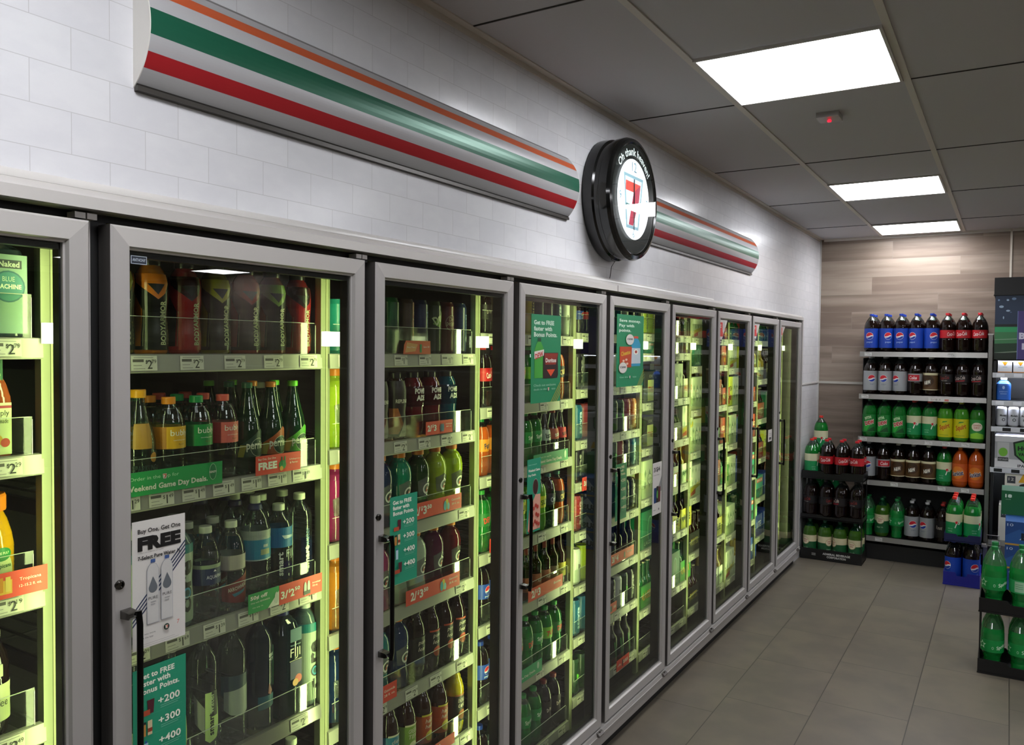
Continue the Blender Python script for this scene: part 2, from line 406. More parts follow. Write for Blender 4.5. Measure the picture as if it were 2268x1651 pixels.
f = MB(); f.tube([(.03, .02, -.25), (.012, .02, -.275), (.004, .02, -.33)], .0016, DARK, 6); f.build('power_cord', ck)

# ------------------------------------------------------------------ cooler line
YK = [.872+.744*k for k in range(-1, 9)]      # seams; door i lies between YK[i] and YK[i+1]
ORD = ['first', 'second', 'third', 'fourth', 'fifth', 'sixth', 'seventh', 'eighth', 'ninth', 'tenth']
cooler = empty('walk_in_cooler', (0, YK[0], 0), 'long grey aluminium glass-door beverage cooler along the white tiled wall', 'cooler')
def cb(name, mb): o = mb.build(name, cooler); o.location = (0, -YK[0], 0); return o
m = MB()
y0, y1 = .10, 6.872
m.prism([(-.02, 2.004), (.05, 2.004), (.05, 2.026), (.036, 2.033), (.030, 2.042), (.0, 2.044), (-.02, 2.044)], 1, y0, y1, ALU_L)
m.prism([(-.005, 2.044), (.022, 2.044), (.022, 2.050), (.012, 2.060), (0, 2.062)], 1, y0, 4.6, mat('#c6c3be', .35), True)
m.box(.0502, 3.188, 2.004, .0508, 3.191, 2.03, DARK)
cb('header', m)
m = MB(); m.prism([(-.03, .146), (.052, .146), (.056, .13), (.050, .10), (.046, .072), (-.03, .072)], 1, y0, y1, ALU); m.box(.0555, y0, .128, .0575, y1, .131, ALU_L); cb('sill', m)  # thin lighter strip along the nose is a painted highlight line
m = MB(); m.box(-.03, y0, 0, .004, y1, .075, BLACK); cb('kick_plate', m)
m = MB(); m.box(-.03, 6.832, .14, .047, y1, 2.02, ALU); m.box(.047, 6.838, .14, .05, 6.844, 2.004, ALU_L); cb('end_frame', m)
m = MB()
m.box(-.80, y0, .02, -.78, y1, 2.15, LINER); m.box(-.80, y0, .02, 0, y0+.02, 2.004, LINER); m.box(-.80, y1-.02, .02, -.03, y1, 2.004, LINER)
m.box(-.80, y0, 2.08, -.08, y1, 2.10, LINER); m.box(-.80, y0, .02, -.03, y1, .05, LINER); m.box(-.055, y0, 1.99, 0, y1, 2.004, BLACK); m.box(-.11, y0, 2.004, -.08, y1, 2.08, LINER)
cb('inner_liner', m)
LAMP = mat('#ffffff', .4, emit='#ecffae', es=LAMP_E); LBOX = mat('#ffffff', .4, emit='#f2ffc8', es=2.6)
for k, y in enumerate(YK):
    m = MB(); m.box(-.030, y-.029, .14, -.001, y+.046, 2.0, BLACK); m.box(-.001, y-.018, .14, .004, y+.018, 2.0, BLACK)
    m.box(.004, y-.007, .14, .012, y+.007, 1.998, ALU)
    m.box(.004, y-.032, 1.988, .03, y-.012, 1.999, ALU_L); m.box(.004, y-.009, 1.988, .03, y+.010, 1.999, ALU_L)
    if k == 0: m = MB().box(-.030, y-.02, .14, .0, y+.046, 2.0, BLACK)
    cb('mullion', m)
    cb('lamp_strip', MB().box(-.0340, y-.010, .22, -.0302, y+.010, 1.95, LAMP))
HW = .006
def door(i):
    ya = YK[i]+.028; yb = YK[i+1]-.013; z0, z1 = .150, 1.983; fw = .044; X = .046
    m = MB()
    # mitred frame bars with a raised outer lip
    o = [(ya, z0), (yb, z0), (yb, z1), (ya, z1)]; n = [(ya+fw, z0+.05), (yb-fw, z0+.05), (yb-fw, z1-fw), (ya+fw, z1-fw)]
    for k in range(4):
        a, b, c, d = o[k], o[(k+1) % 4], n[(k+1) % 4], n[k]
        def ins(p, q, t): return (p[0]+(q[0]-p[0])*t, p[1]+(q[1]-p[1])*t)
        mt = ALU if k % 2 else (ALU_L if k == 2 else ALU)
        rings = [(0., .004), (0., X-.004), (.09, X), (.86, X-.002), (.93, X-.010), (1., X-.012), (1., .012)]
        pts = [[(x, *ins(a, d, t)) for t, x in rings], [(x, *ins(b, c, t)) for t, x in rings]]
        g = .0006
        for j in range(len(rings)-1):
            q = [pts[0][j], pts[1][j], pts[1][j+1], pts[0][j+1]]
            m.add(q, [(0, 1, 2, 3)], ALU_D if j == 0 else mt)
    d = m.build('door', cooler); d.location = (0, -YK[0], 0); d['label'] = ORD[i]+' glass door of the cooler counted from the left edge of the photo'
    g = MB(); ga, gb, gz0, gz1 = ya+fw, yb-fw, z0+.05, z1-fw
    for q in ((ga-.002, gz0-.002, ga+.006, gz1), (gb-.003, gz0, gb+.002, gz1), (ga, gz0-.002, gb, gz0+.012), (ga, gz1-.012, gb, gz1+.002)): g.box(.006, q[0], q[1], .026, q[2], q[3], BLACK)
    g.build('gasket', d)
    p = MB(); p.add([(.03, ga-.001, gz0), (.03, gb+.001, gz0), (.03, gb+.001, gz1), (.03, ga-.001, gz1)], [(0, 1, 2, 3)], GLASS); p.build('glass_pane', d)
    h = MB(); hy = ya+.018
    for zz in (1.238, .922):
        h.prism([(X-.004, zz-.008), (X+.026, zz-.006), (X+.032, zz), (X+.026, zz+.006), (X-.004, zz+.009)], 1, hy-.004, hy+.018, mat('#6f6d69', .22, 1.))
    h.tube([(X+.03, hy+.014, .908), (X+.033, hy+.015, .93), (X+.033, hy+.015, 1.22), (X+.03, hy+.014, 1.247)], .0062, mat('#1a1918', .14, .8), 10)
    h.build('handle', d)
    k = lathex([(X-.002, .0095), (X+.004, .009), (X+.005, .006), (X+.002, .005), (X+.002, .0)], 14, CHROME)
    kk = k.build('lock', d, (0, ya+.012, 1.297))
    return d
DOORS = [door(i) for i in range(9)]
for k, y in enumerate(YK[1:]):
    m = MB(); m.prism([(.050, .131), (.066, .131), (.068, .138), (.060, .146), (.050, .147)], 1, y-.075, y-.030, ALU_D); m.box(.056, y-.060, .146, .062, y-.052, .150, CHROME); cb('hinge', m)
# hinge covers at the foot of each seam
# makers badge printed on the glass of the second door
b = MB(); Mb = mat('#b9c4cc', .5)
art(b, [('r', -.017, -.008, .017, .008, Mb), ('r', -.0158, -.0068, .0158, .0068, mat('#1b2430', .5)), ('t', 'ANTHONY', 0, 0, .028, .006, Mb, {'b': .01})], (.0308, 1.868-1.0+.098, 1.922), (0, 1, 0), (0, 0, 1), (1, 0, 0))
b.build('glass_badge', DOORS[1])

# ------------------------------------------------------------------ racks
PRICE = {}
def price_tag(mb, y, z, txt, x=-.1035, w=.062, h=.032, lean=.006):
    d, c = txt.split('.')
    art(mb, [('r', -w/2, -h/2, w/2, h/2, TAG), ('r', -w/2+.004, h*.08, -w*.02, h*.27, mat('#5f5d52', .7)), ('r', -w*.4, h*.36, w*.35, h*.40, GREYINK), ('r', -w*.42, -h*.16, -w*.1, -h*.12, GREYINK), ('r', -w*.42, -h*.38, w*.02, -h*.34, GREYINK),
             ('t', '$', w*.08, h*.08, None, .009, INK), ('t', d, w*.2, -h*.08, None, .019, INK, {'b': .0}), ('t', c, w*.36, h*.12, .011, .0085, INK)],
        (x, y, z), (0, 1, 0), (-lean/ h * .0, 0, 1), (1, 0, 0))
SHELF = {0: [1.73, 1.506, 1.246, .978, .70], 1: [1.698, 1.398, 1.066, .735, .40], 2: [1.698, 1.431, 1.166, .911, .641, .371], 3: [1.771, 1.505, 1.256, .976, .715, .417, .104],
         4: [1.788, 1.541, 1.316, 1.131, .912, .674, .445, .18], 5: [1.80, 1.698, 1.441, 1.204, .939, .672, .36, .141], 6: [1.79, 1.62, 1.358, 1.104, .832, .495, .164], 7: [1.79, 1.595, 1.341, 1.08, .80, .46, .16], 8: [1.79, 1.5, 1.2, .9, .6, .3]}
TAGS = {0: [['1.79', '2.79', '2.79'], ['2.29']*3, ['1.99', '1.99', '2.19'], ['2.49']*3, ['1.99']*2], 1: [['2.79']*6, ['1.29', '1.29', '1.49', '1.49', '1.49', '1.89', '1.89', '1.89'], ['2.69', '2.09', '1.69', '1.39', '1.39', '2.19', '1.69'], ['2.69', '2.59'], ['1.99']*5],
        2: [['1.79']*6, ['1.99', '1.99', '2.19', '2.19', '2.19', '2.19'], ['2.19', '2.19'], ['2.19', '2.19'], ['2.19']*5, ['1.79']*6]}
RACK = []
FDEF = mat('#39392f', .5, .3)
for i in range(9):
    ya, yb = YK[i], YK[i+1]
    e = empty('shelf_rack', (0, ya, 0), ORD[i]+' wire shelf rack inside the cooler, standing behind the '+ORD[i]+' glass door', 'rack')
    RACK.append(e)
    POST = mat('#7e8266', .38, .2)
    for j, yy in enumerate((0., .744) if i == 8 else (0.,)):
        u = MB(); u.box(-.128, yy-.022, .09, -.106, yy+.004, 2.06, POST); u.box(-.135, yy+.004, .09, -.114, yy+.020, 2.06, POST); u.box(-.1055, yy-.004, .09, -.104, yy+.0, 2.06, mat('#8e9070', .4))
        u.box(-.60, yy-.015, .05, -.575, yy+.015, 2.06, WIRE)
        u.build('upright', e)
        MB().box(-.104, yy-.022, 1.757, -.094, yy+.046, 1.797, LBOX).build('lamp_connector', e)
    for s, zb in enumerate(SHELF[i]):
        m = MB(); zt = zb+.036; a, b_ = .024, .72
        for q in range(14): yy = a+.01+q*(b_-a-.02)/13; m.box(-.575, yy-.002, zt-.006, -.118, yy+.002, zt-.001, WIRE)
        for xx in (-.57, -.42, -.27, -.13): m.box(xx, a, zt-.010, xx+.006, b_, zt-.006, WIRE)
        m.box(-.575, a-.002, zb+.005, -.118, a+.003, zt, WIRE); m.box(-.575, b_-.003, zb+.005, -.118, b_+.002, zt, WIRE)
        sh = m.build('shelf', e)
        r = MB(); r.prism([(-.118, zb+.001), (-.1065, zb-.003), (-.1045, zb), (-.1065, zt+.001), (-.118, zt+.003)], 1, a-.012, b_+.006, RAILW if (i, s) != (1, 3) else STEEL)
        r.build('price_rail', sh)
        fz = .075 if s else .085
        f = MB(); f.box(-.1125, a+.006, zt+.002, -.1115, b_-.012, zt+fz, FENCE)
        f.box(-.1128, a+.006, zt+fz-.0012, -.1112, b_-.018, zt+fz, FENCE_HILITE); f.box(-.1128, b_-.0132, zt+.002, -.1112, b_-.012, zt+fz-.006, FENCE_HILITE)
        f.build('front_fence', sh)
        tg = TAGS.get(i, None)
        lst = tg[s] if tg and s < len(tg) else [random.choice(['1.99', '2.49', '1.79', '2.19', '3.49']) for _ in range(random.choice((3, 4, 5)))]
        n = len(lst)
        for q, p in enumerate(lst):
            if n >= 6: yy = .075+q*(.60/(n-1)) if n < 8 else .07+q*.083
            else: yy = .09+q*(.56/max(n-1, 1))+random.uniform(-.01, .01)
            if i == 0: yy = .744-.09-(n-1-q)*.095
            if (p,) not in PRICE:
                tm = MB(); price_tag(tm, 0, 0, p, x=0); o = tm.build('price_tag', sh); PRICE[(p,)] = o
            else:
                o = PRICE[(p,)].copy(); COL.objects.link(o); o.parent = sh
            o.location = (-.1040, yy, zb+.0185); o.rotation_euler = (0, -.055, 0)
# ------------------------------------------------------------------ bottle and can shapes
def pet(h, R, ribs=0, waist=0, neck=.012, shoulder=.80, foot=.9):
    P = [(0, .004), (R*.55, 0), (R*foot*.93, .002), (R*foot, .012), (R*.985, .028), (R, .04)]
    a, b = .04, h*shoulder-.035
    n = max(ribs*2, 2)
    for i in range(1, n):
        z = a+(b-a)*i/n; r = R
        if ribs: r = R*(.965 if i % 2 else 1.)
        if waist: r = R*(1-waist*math.exp(-((z-h*.38)/(.018+h*.05))**2))
        P.append((r, z))
    if waist and not ribs:
        P = [p for p in P if p[1] <= .04]
        for i in range(1, 12):
            z = a+(b-a)*i/12; P.append((R*(1-waist*math.exp(-((z-h*.40)/(h*.10))**2)), z))
    P += [(R, b), (R*.96, b+.013), (R*.84, h*shoulder-.004), (R*.66, h*shoulder+.010), (neck+.005, h*.915-.010), (neck, h*.925), (neck, h*.985), (0, h*.985)]
    return P
def cone(h, R, neck=.011):   # long tapering neck
    return [(0, .003), (R*.8, 0), (R, .008), (R, h*.42), (R*.985, h*.48), (R*.88, h*.58), (R*.62, h*.72), (R*.43, h*.84), (neck, h*.92), (neck, h*.985), (0, h*.985)]
def longneck(h, R):
    return [(0, .003), (R*.85, 0), (R, .006), (R, h*.56), (R*.93, h*.61), (R*.6, h*.68), (R*.42, h*.76), (R*.38, h*.93), (R*.43, h*.94), (R*.43, h*.98), (0, h*.98)]
def dome(h, R, neck=.0125):
    return [(0, .004), (R*.6, 0), (R*.95, .004), (R, .014), (R, h*.72), (R*.97, h*.77), (R*.86, h*.82), (R*.62, h*.865), (neck+.002, h*.90), (neck, h*.92), (neck, h*.985), (0, h*.985)]
def can(h, R):
    return [(0, .004), (R*.76, 0), (R*.80, .002), (R, .012), (R, h-.014), (R*.84, h-.002), (R*.83, h), (R*.78, h-.004), (0, h-.004)]
def gat(h, R):
    return [(0, .004), (R*.8, 0), (R*.93, .006), (R*.95, .04), (R*.90, h*.22), (R*.84, h*.32), (R*.82, h*.38), (R*.88, h*.46), (R*.97, h*.53), (R, h*.62), (R*.99, h*.68), (R*.90, h*.77), (R*.68, h*.84), (.019, h*.875), (.018, h*.9), (.018, h*.985), (0, h*.985)]
def cap_prof(r, h):
    return [(r*.98, 0), (r, h*.1), (r, h*.86), (r*.93, h), (0, h)]
LQ = {}
def liq(c, op=.85, tint=None): return seethru(c, op, .05, tint or c, .06, .12)
CV = {'clearw': CLEAR}
PROD = {}
def prod(key, name, cat, desc, prof, body, R, cap=None, capr=.0145, caph=.016, fill=None, air=None, ops=(), seg=28, sq=None, flat=None, lab='label', extra=None, wprof=True):
    PROD[key] = dict(name=name, cat=cat, desc=desc, prof=prof, body=body, R=R, cap=cap, capr=capr, caph=caph, fill=fill, air=air, ops=list(ops), seg=seg, sq=sq, flat=flat, lab=lab, extra=extra, wprof=wprof, proto=None)
def copy_tree(o, parent=None):
    c = o.copy(); COL.objects.link(c); c.parent = parent
    for ch in o.children: copy_tree(ch, c)
    return c
def make(key):
    d = PROD[key]; P = d['prof']; h = P[-1][1]
    fz = d['fill'] if d['fill'] else None
    if fz:
        q = []
        for (r0, z0), (r1, z1) in zip(P, P[1:]):
            q.append((r0, z0))
            if z0 < fz < z1: q.append((r0+(r1-r0)*(fz-z0)/(z1-z0), fz))
        q.append(P[-1]); P = q
    o = MB().lathe(P, d['seg'], d['body'], d['sq'], mats=(lambda z: (d['air'] or CLEAR) if z > fz else d['body']) if fz else None).build(d['name'])
    if d['ops']:
        l = MB(); wrap(l, d['ops'], d['prof'] if d['wprof'] else None, d['R'], flat=d['flat']); l.build(d['lab'], o)
    if d['cap']:
        cz = h-d['caph']*.86
        MB().lathe(cap_prof(d['capr'], d['caph']), 20, d['cap']).build('cap', o, (0, 0, cz))
    if d['extra']: d['extra'](o)
    tag(o, d['desc'], d['cat'])
    return o
COUNT = {}
def put(key, x, y, z, rz, label, group=None, s=1.):
    d = PROD[key]
    if d['proto'] is None: o = d['proto'] = make(key)
    else: o = copy_tree(d['proto'])
    o.location = (x, y, z); o.rotation_euler = (0, 0, rz); o.scale = (s, s, s)
    o['label'] = label
    if group: o['group'] = group
    return o
K = lambda c, r=.45: mat(c, r)
def band(R, z0, z1, c, a=PI): return ('r', -R*a, z0, R*a, z1, c if not isinstance(c, str) else K(c))
def T(t, cx, cy, w, h, c, **kw): return ('t', t, cx, cy, w, h, c if not isinstance(c, str) else K(c), kw)
V90 = PI/2
COLA = liq('#150a06', .97); GRN = liq('#1c8a33', .55, '#4bc860'); DKG = liq('#0c3a22', .6, '#2c7a4c'); LIME = liq('#a6bf1e', .8); ORG = liq('#b8501a', .9)
# --- sports drink with slanted shoulder window
def armor(key, c1, c2, rev=False):
    R = .037; dark = K('#161713', .25); a, b = (K(c1, .25), dark) if rev else (dark, K(c1, .25))
    ops = [band(R, .012, .178, a), ('p', [(-R*2.8, .02), (-.045, .02), (-.042, .10), (-.056, .128), (-.082, .165), (-R*2.8, .165)], b), ('p', [(-.0405, .02), (-.0385, .10), (-.0375, .10), (-.0395, .02)], K('#8a8a60')),
           ('p', [(-.062, .180), (-.056, .160), (-.008, .124), (.010, .138), (.020, .160), (.016, .180)], K(c2, .25)),
           ('p', [(-.030, .158), (-.008, .134), (.008, .158)], K('#20211a', .3)), T('BODYARMOR', .004, .072, .098, .014, '#b9bc90', rot=V90, b=.03), T('superdrink', .019, .050, .05, .005, '#a39b50', rot=V90)]
    prod(key, 'sports_drink_bottle', 'bottle', '', [(0, .004), (R*.8, 0), (R*.95, .006), (R, .02), (R*.97, .03), (R, .04), (R*.95, .06), (R*.93, .085), (R*.95, .11), (R, .13), (R, .155), (R*.93, .172), (R*.72, .19), (.021, .198), (.019, .205), (.019, .222), (0, .222)],
         liq(c1, .8), R, K('#141414', .3), .0215, .026, ops=ops)
armor('arm_o', '#b4681c', '#cf7423'); armor('arm_r', '#8a1c1e', '#2a1412', True); armor('arm_y', '#6c6418', '#8f8b20'); armor('arm_p', '#8a3024', '#7c2a1e'); armor('arm_g', '#80401c', '#6f8c3a')
# --- sparkling waters
def bubly(key, c, c2, capc):
    R = .0365
    ops = [band(R, .088, .138, c), ('r', -R*1.9, .088, -R*.75, .138, K(c2)), T('bubly', .004, .122, .046, .018, '#ecefdc'), T('sparkling water', .004, .107, .034, .003, '#ecefdc'), T('flavor', .006, .098, .015, .0035, '#5c4a18')]
    prod(key, 'sparkling_water_bottle', 'bottle', '', pet(.205, R, 0, 0, .0125, .83), CLEAR, R, K(capc, .35), .0155, .016, ops=ops)
bubly('bub_y', '#d8a51c', '#b5761a', '#e08a1e'); bubly('bub_g', '#12893e', '#0c5c2c', '#16934a'); bubly('bub_p', '#d8685c', '#93302f', '#e2604f')
R = .036
prod('sparkling', 'sparkling_water_bottle', 'bottle', '', cone(.225, R, .0125), CLEAR, R, K('#e3a01e', .35), .0165, .018,
     ops=[('r', -.030, .095, .012, .150, K('#a97f2e')), T('SPARKLING', -.002, .052, .058, .014, '#22413a', b=.02), ('c', .018, .075, .011, K('#c98a2a')), ('c', -.008, .028, .014, K('#c0521f')), ('c', .002, .028, .009, K('#d8a13a'))])
def perr(key, capc, acc):
    R = .034
    ops = [('p', [(-.05, .045), (.05, .045), (.05, .075), (.03, .105), (.012, .115), (-.02, .09), (-.05, .07)], K(acc)), ('c', .006, .068, .0235, K('#c8ceb0'), .0235), ('c', .006, .068, .0225, K('#0f3b22'), .0225), ('p', [(-.05, .045), (-.034, .045), (-.026, .075), (-.042, .075)], K('#9b922a')), T('perrier', .002, .071, .058, .026, '#dfe2c8', b=.02)]
    prod(key, 'green_water_bottle', 'bottle', '', cone(.232, R, .011), DKG, R, K(capc, .35), .0135, .014, ops=ops)
perr('per_g', '#1c5f3b', '#143a24'); perr('per_o', '#d5822a', '#a8501c'); perr('per_l', '#67c22a', '#4d9a2a')
# --- still waters
R = .0345
WCAP = K('#c9d0b4', .4)
prod('aqua', 'water_bottle', 'bottle', '', pet(.222, R, 5, 0, .0125, .80), CLEAR, R, WCAP, .0155, .016, ops=[band(R, .085, .128, '#14274f'), band(R, .124, .133, '#8c9c7c'), T('AQUAFINA', .002, .103, .044, .010, '#e2e6e6'), ('p', [(-.004, .116), (.004, .116), (0, .121)], WHITE)])
prod('arrow', 'water_bottle', 'bottle', '', pet(.222, R, 6, 0, .0125, .80), CLEAR, R, WCAP, .0155, .016, ops=[band(R, .103, .140, '#a9a394'), ('r', -R*3, .102, R*3, .1045, K('#4a4640')), ('p', [(-.045, .028), (.02, .018), (.036, .045), (.036, .098), (-.045, .062)], K('#7e1e18')), ('p', [(.022, .088), (.036, .060), (.036, .105)], K('#cc8a2a')), T('ARROWHEAD', -.003, .060, .054, .0095, '#dfdcc8', rot=.22, b=.01), ('p', [(-.02, .045), (.018, .055), (.012, .047), (-.014, .038)], K('#3f7f96'))])
R = .038
prod('arrow_tall', 'water_bottle', 'bottle', '', pet(.272, R, 5, 0, .0125, .80), CLEAR, R, WCAP, .013, .026, ops=[band(R, .162, .186, '#99a396'), band(R, .112, .163, '#1e7a98'), band(R, .110, .113, '#a9c0b8'), ('r', -.014, .124, .014, .138, K('#8f9a70')), ('r', -.007, .143, .007, .150, K('#a8b8b0'))],
     extra=lambda o: MB().lathe([(.0175, 0), (.0185, .004), (.0165, .014), (.013, .018)], 20, K('#1a2452')).build('neck_collar', o, (0, 0, .234)))
R = .0345
prod('smart', 'water_bottle', 'bottle', '', dome(.258, R), CLEAR, R, WCAP, .0158, .017, ops=[('r', -.022, .03, .02, .14, seethru('#0f1a3a', .65, .05)), T('smart', -.004, .085, .062, .014, '#e6ead8', rot=V90, b=.03), T('water', -.004, .142, .05, .012, '#5f8a96', rot=V90)])
prod('fiji_s', 'water_bottle', 'bottle', '', dome(.240, R), CLEAR, R, WCAP, .0158, .017, ops=[band(R, .128, .180, '#186a98'), ('p', [(-.016, .16), (.02, .158), (.022, .152), (-.008, .150)], K('#b9c8cc')), T('FIJI', .012, .108, .03, .026, '#a8b8a8'), ('c', 0, .066, .025, seethru('#171544', .8, .05)), T('smart', -.018, .085, .062, .013, '#dfe4d4', rot=V90, b=.03)])
R = .040
GW = K('#c9e88a', .45)
prod('smart_tall', 'water_bottle', 'bottle', '', dome(.335, R), CLEAR, R, K('#d8d8cc', .4), .0158, .017, fill=None, ops=[('p', [(-.020, .180), (.016, .180), (.030, .10), (.030, .075), (.018, .050), (-.008, .042), (-.020, .052)], GW), ('p', [(-.002, .18), (.018, .18), (.020, .112), (-.002, .112)], K('#23301c')), ('p', [(-.05, .18), (-.021, .14), (-.021, .07), (-.046, .10)], K('#8a9080')), T('smart', -.002, .092, .062, .015, '#12120e', rot=V90, b=.03), T('water', -.002, .150, .056, .013, '#c8dfa0', rot=V90, b=.02)])
prod('ess_tall', 'water_bottle', 'bottle', '', dome(.335, R), CLEAR, R, K('#d8d8cc', .4), .0158, .017, ops=[band(R, .14, .195, '#2b4046', 1.5), ('p', [(-.05, .15), (.05, .165), (.05, .10), (.03, .085), (0, .078), (-.03, .085), (-.05, .10)], K('#98a290'))])
prod('life_tall', 'water_bottle', 'bottle', '', dome(.335, R), seethru('#0b2630', .55, .05, '#3c5c66'), R, K('#202020', .4), .0158, .017, ops=[T('LIFE', .016, .215, .024, .009, '#dfe6dc'), T('WTR', .016, .202, .024, .009, '#dfe6dc'), ('p', [(-.03, .10), (.03, .10), (.03, .065), (-.03, .06)], K('#1d5a68')), ('p', [(.004, .135), (.018, .11), (.012, .098), (0, .105)], K('#7e2f2f')), ('r', .026, .12, .030, .24, K('#3aa85c'))])
prod('fiji', 'water_bottle', 'bottle', '', [(0, .003), (.033, 0), (.037, .006), (.037, .09), (.036, .10), (.037, .11), (.037, .225), (.030, .25), (.016, .268), (.012, .272), (.012, .29), (0, .29)], seethru('#15323a', .35, .04, '#7ea0a6'), .037, K('#15236e', .35), .0175, .024, sq=4.5, flat=.0376,
     ops=[('r', -.005, .200, .034, .235, K('#1c5560')), T('FIJI', .012, .168, .034, .030, '#e6e6bc', b=.0), ('r', -.008, .149, .034, .151, K('#b8b890')), ('r', -.006, .10, .034, .148, K('#1a2250')), ('c', .022, .098, .012, K('#c4503c')), ('c', .012, .090, .010, K('#d8a05a')), T('Natural Artesian', .012, .192, .034, .004, '#a8c8c0')])
R = .0395
def corew(key, h):
    prod(key, 'water_bottle', 'bottle', '', [(0, .004), (R*.75, 0), (R*.95, .006), (R, .03), (R, h*.2), (R*.96, h*.33), (R*.94, h*.45), (R*.98, h*.6), (R, h*.72), (R*.93, h*.79), (R*.7, h*.86), (.018, h*.90), (.018, h*.985), (0, h*.985)], seethru('#7fa0a0', .30, .04, '#c2dcd8'), R, K('#d2dccc', .4), .021, .026,
         ops=[band(R, h*.06, h*.70, '#9fae96'), band(R, h*.70, h*.78, '#12706e'), T('c', .006, h*.21, .030, .026, '#15150f', rot=V90, b=.03), ('c', .006, h*.33, .016, K('#15150f')), ('c', .006, h*.33, .0125, K('#3a8ca8')), ('c', .006, h*.33, .008, K('#2f4f4c')), T('re', .006, h*.51, .062, .030, '#15150f', rot=V90, b=.03)])
corew('core', .30); corew('core_s', .25)
# --- tall cans and 16 oz cans
def tcan(key, c, ops, h=.175, R=.033, top='#8f8f86', desc='', nm='drink_can'):
    prod(key, nm, 'can', desc, can(h, R), K(c, .28), R, None, ops=ops, lab='printed_design', extra=lambda o: MB().lathe([(0, 0), (R*.78, 0), (R*.79, .002)], 20, mat(top, .25, .9)).build('lid', o, (0, 0, h-.0065)))
TR = .033
tcan('can_green', '#0d4a26', [('r', .018, .02, .026, .16, K('#5fd07a')), ('c', -.01, .09, .018, K('#103a22'))])
tcan('can_coke', '#3a2a1c', [('r', .006, .03, .030, .165, K('#8a1c14')), T('Coke', .018, .10, .07, .017, '#d8cfae', rot=V90, s=.3)])
tcan('can_pepsi', '#14244c', [T('pepsi', .014, .10, .075, .018, '#8fb0c8', rot=V90, b=.02), ('c', .014, .052, .010, K('#b8c4c8')), ('r', .027, .02, .031, .16, K('#7fa8c0'))])
tcan('can_dew', '#2a3a16', [('p', [(-.026, .10), (.02, .145), (.028, .155), (.028, .12), (0, .09)], K('#6f9a2c')), T('Dew', .0, .12, .05, .03, '#c8d8a0', rot=.6, b=.04), ('r', .024, .02, .03, .10, K('#7a9838'))])
tcan('can_pepper', '#5a1410', [('c', 0, .105, .027, K('#9a8a70')), ('c', 0, .105, .025, K('#5a1410')), T('Dr', -.004, .118, .018, .014, '#b8a888'), T('pepper', 0, .100, .046, .016, '#b8a888'), ('r', .026, .02, .03, .16, K('#b84a2c'))])
def mk(key, c, c2, t, tc, h=.157, rot=V90, w=.10): tcan(key, c, [T(t, .003, h*.52, w, .022, tc, rot=rot, b=.04), ('r', .022, .012, .028, h-.015, K(c2, .2))], h=h)
mk('en_green', '#1c3a1c', '#58b050', 'M', '#6ac23c', rot=0, w=.03); mk('en_white', '#c8ccc0', '#eef0e0', 'M', '#6a6a60', rot=0, w=.03); mk('en_black', '#121212', '#9a9a8a', 'NOS', '#b8b8a8')
mk('en_red', '#8c2c2c', '#d88070', 'BANG', '#e8d0c8'); mk('en_orange', '#a8601c', '#e8a84a', 'BANG', '#f0e0c0'); mk('en_blue', '#1c5a78', '#6ac8d8', 'RECKER', '#c8e8f0'); mk('en_lime', '#90a01c', '#d8e04a', 'HARD TEA', '#20200c', .16)
mk('tea_can', '#b8a22a', '#e8d860', 'TWISTED', '#2a2410', .165); mk('teal_can', '#1c8078', '#5ac8b8', 'SURF', '#d8f0e8')
# --- small soda bottles
def soda(key, liqm, labc, txt, tcol, capc, h=.225, ops=None, R=.0355, z0=.095, z1=.143, nm='soda_bottle', fill=.19, prof=None):
    o = [band(R, z0, z1, labc), T(txt, .002, (z0+z1)/2, .046, min(.022, (z1-z0)*.6), tcol, b=.03, rot=.18)] if ops is None else ops
    prod(key, nm, 'bottle', '', prof or pet(h, R, 0, .08, .0125, .82), liqm, R, K(capc, .35), .0148, .015, fill=fill, ops=o)
soda('s_coke', COLA, '#b8141c', 'Coca-Cola', '#f0e8e0', '#c8202a'); soda('s_sprite', GRN, '#168a3c', 'Sprite', '#e0f0d8', '#1c8a3c'); soda('s_dew', GRN, '#1c6a2c', 'DEW', '#d83a2c', '#2f9a3a')
soda('s_pepper', COLA, '#1e1210', 'Dr Pepper', '#d8c8b8', '#7a1c1c', z0=.07, z1=.14); soda('s_squirt', liq('#6fae2c', .7), '#c8c81c', 'SUN', '#2a5a1c', '#2a7a6a'); soda('s_crush', COLA, '#241a30', 'Crush', '#a8a8b8', '#1c6a6a'); soda('s_orange', ORG, '#1c1410', 'CRUSH', '#e0c070', '#1c6a60')
soda('s_pepsi', COLA, '#1c3f9c', 'pepsi', '#e8e8f0', '#1c3fa0', ops=[band(.0355, .09, .145, '#17409e'), *globe(.002, .122, .016), T('pepsi', .002, .099, .03, .009, '#e8ecf4', b=.02)])
soda('s_fanta', ORG, '#d8861c', 'Fanta', '#1c2450', '#1c8a3c'); soda('s_7up', GRN, '#8ac83a', '7UP', '#d8382a', '#168a3c')
soda('s_diet', CLEAR, '#b8c4b4', 'Izze', '#1c3a2c', '#b8b8a8', h=.23, prof=cone(.23, .032), R=.032, fill=None); soda('s_pink', CLEAR, '#b85a44', 'soda', '#e8e0d0', '#9a2c24', prof=cone(.23, .032), R=.032, fill=None); soda('s_redl', CLEAR, '#b82a34', 'soda', '#20101c', '#9a9a90', prof=cone(.23, .032), R=.032, fill=None)
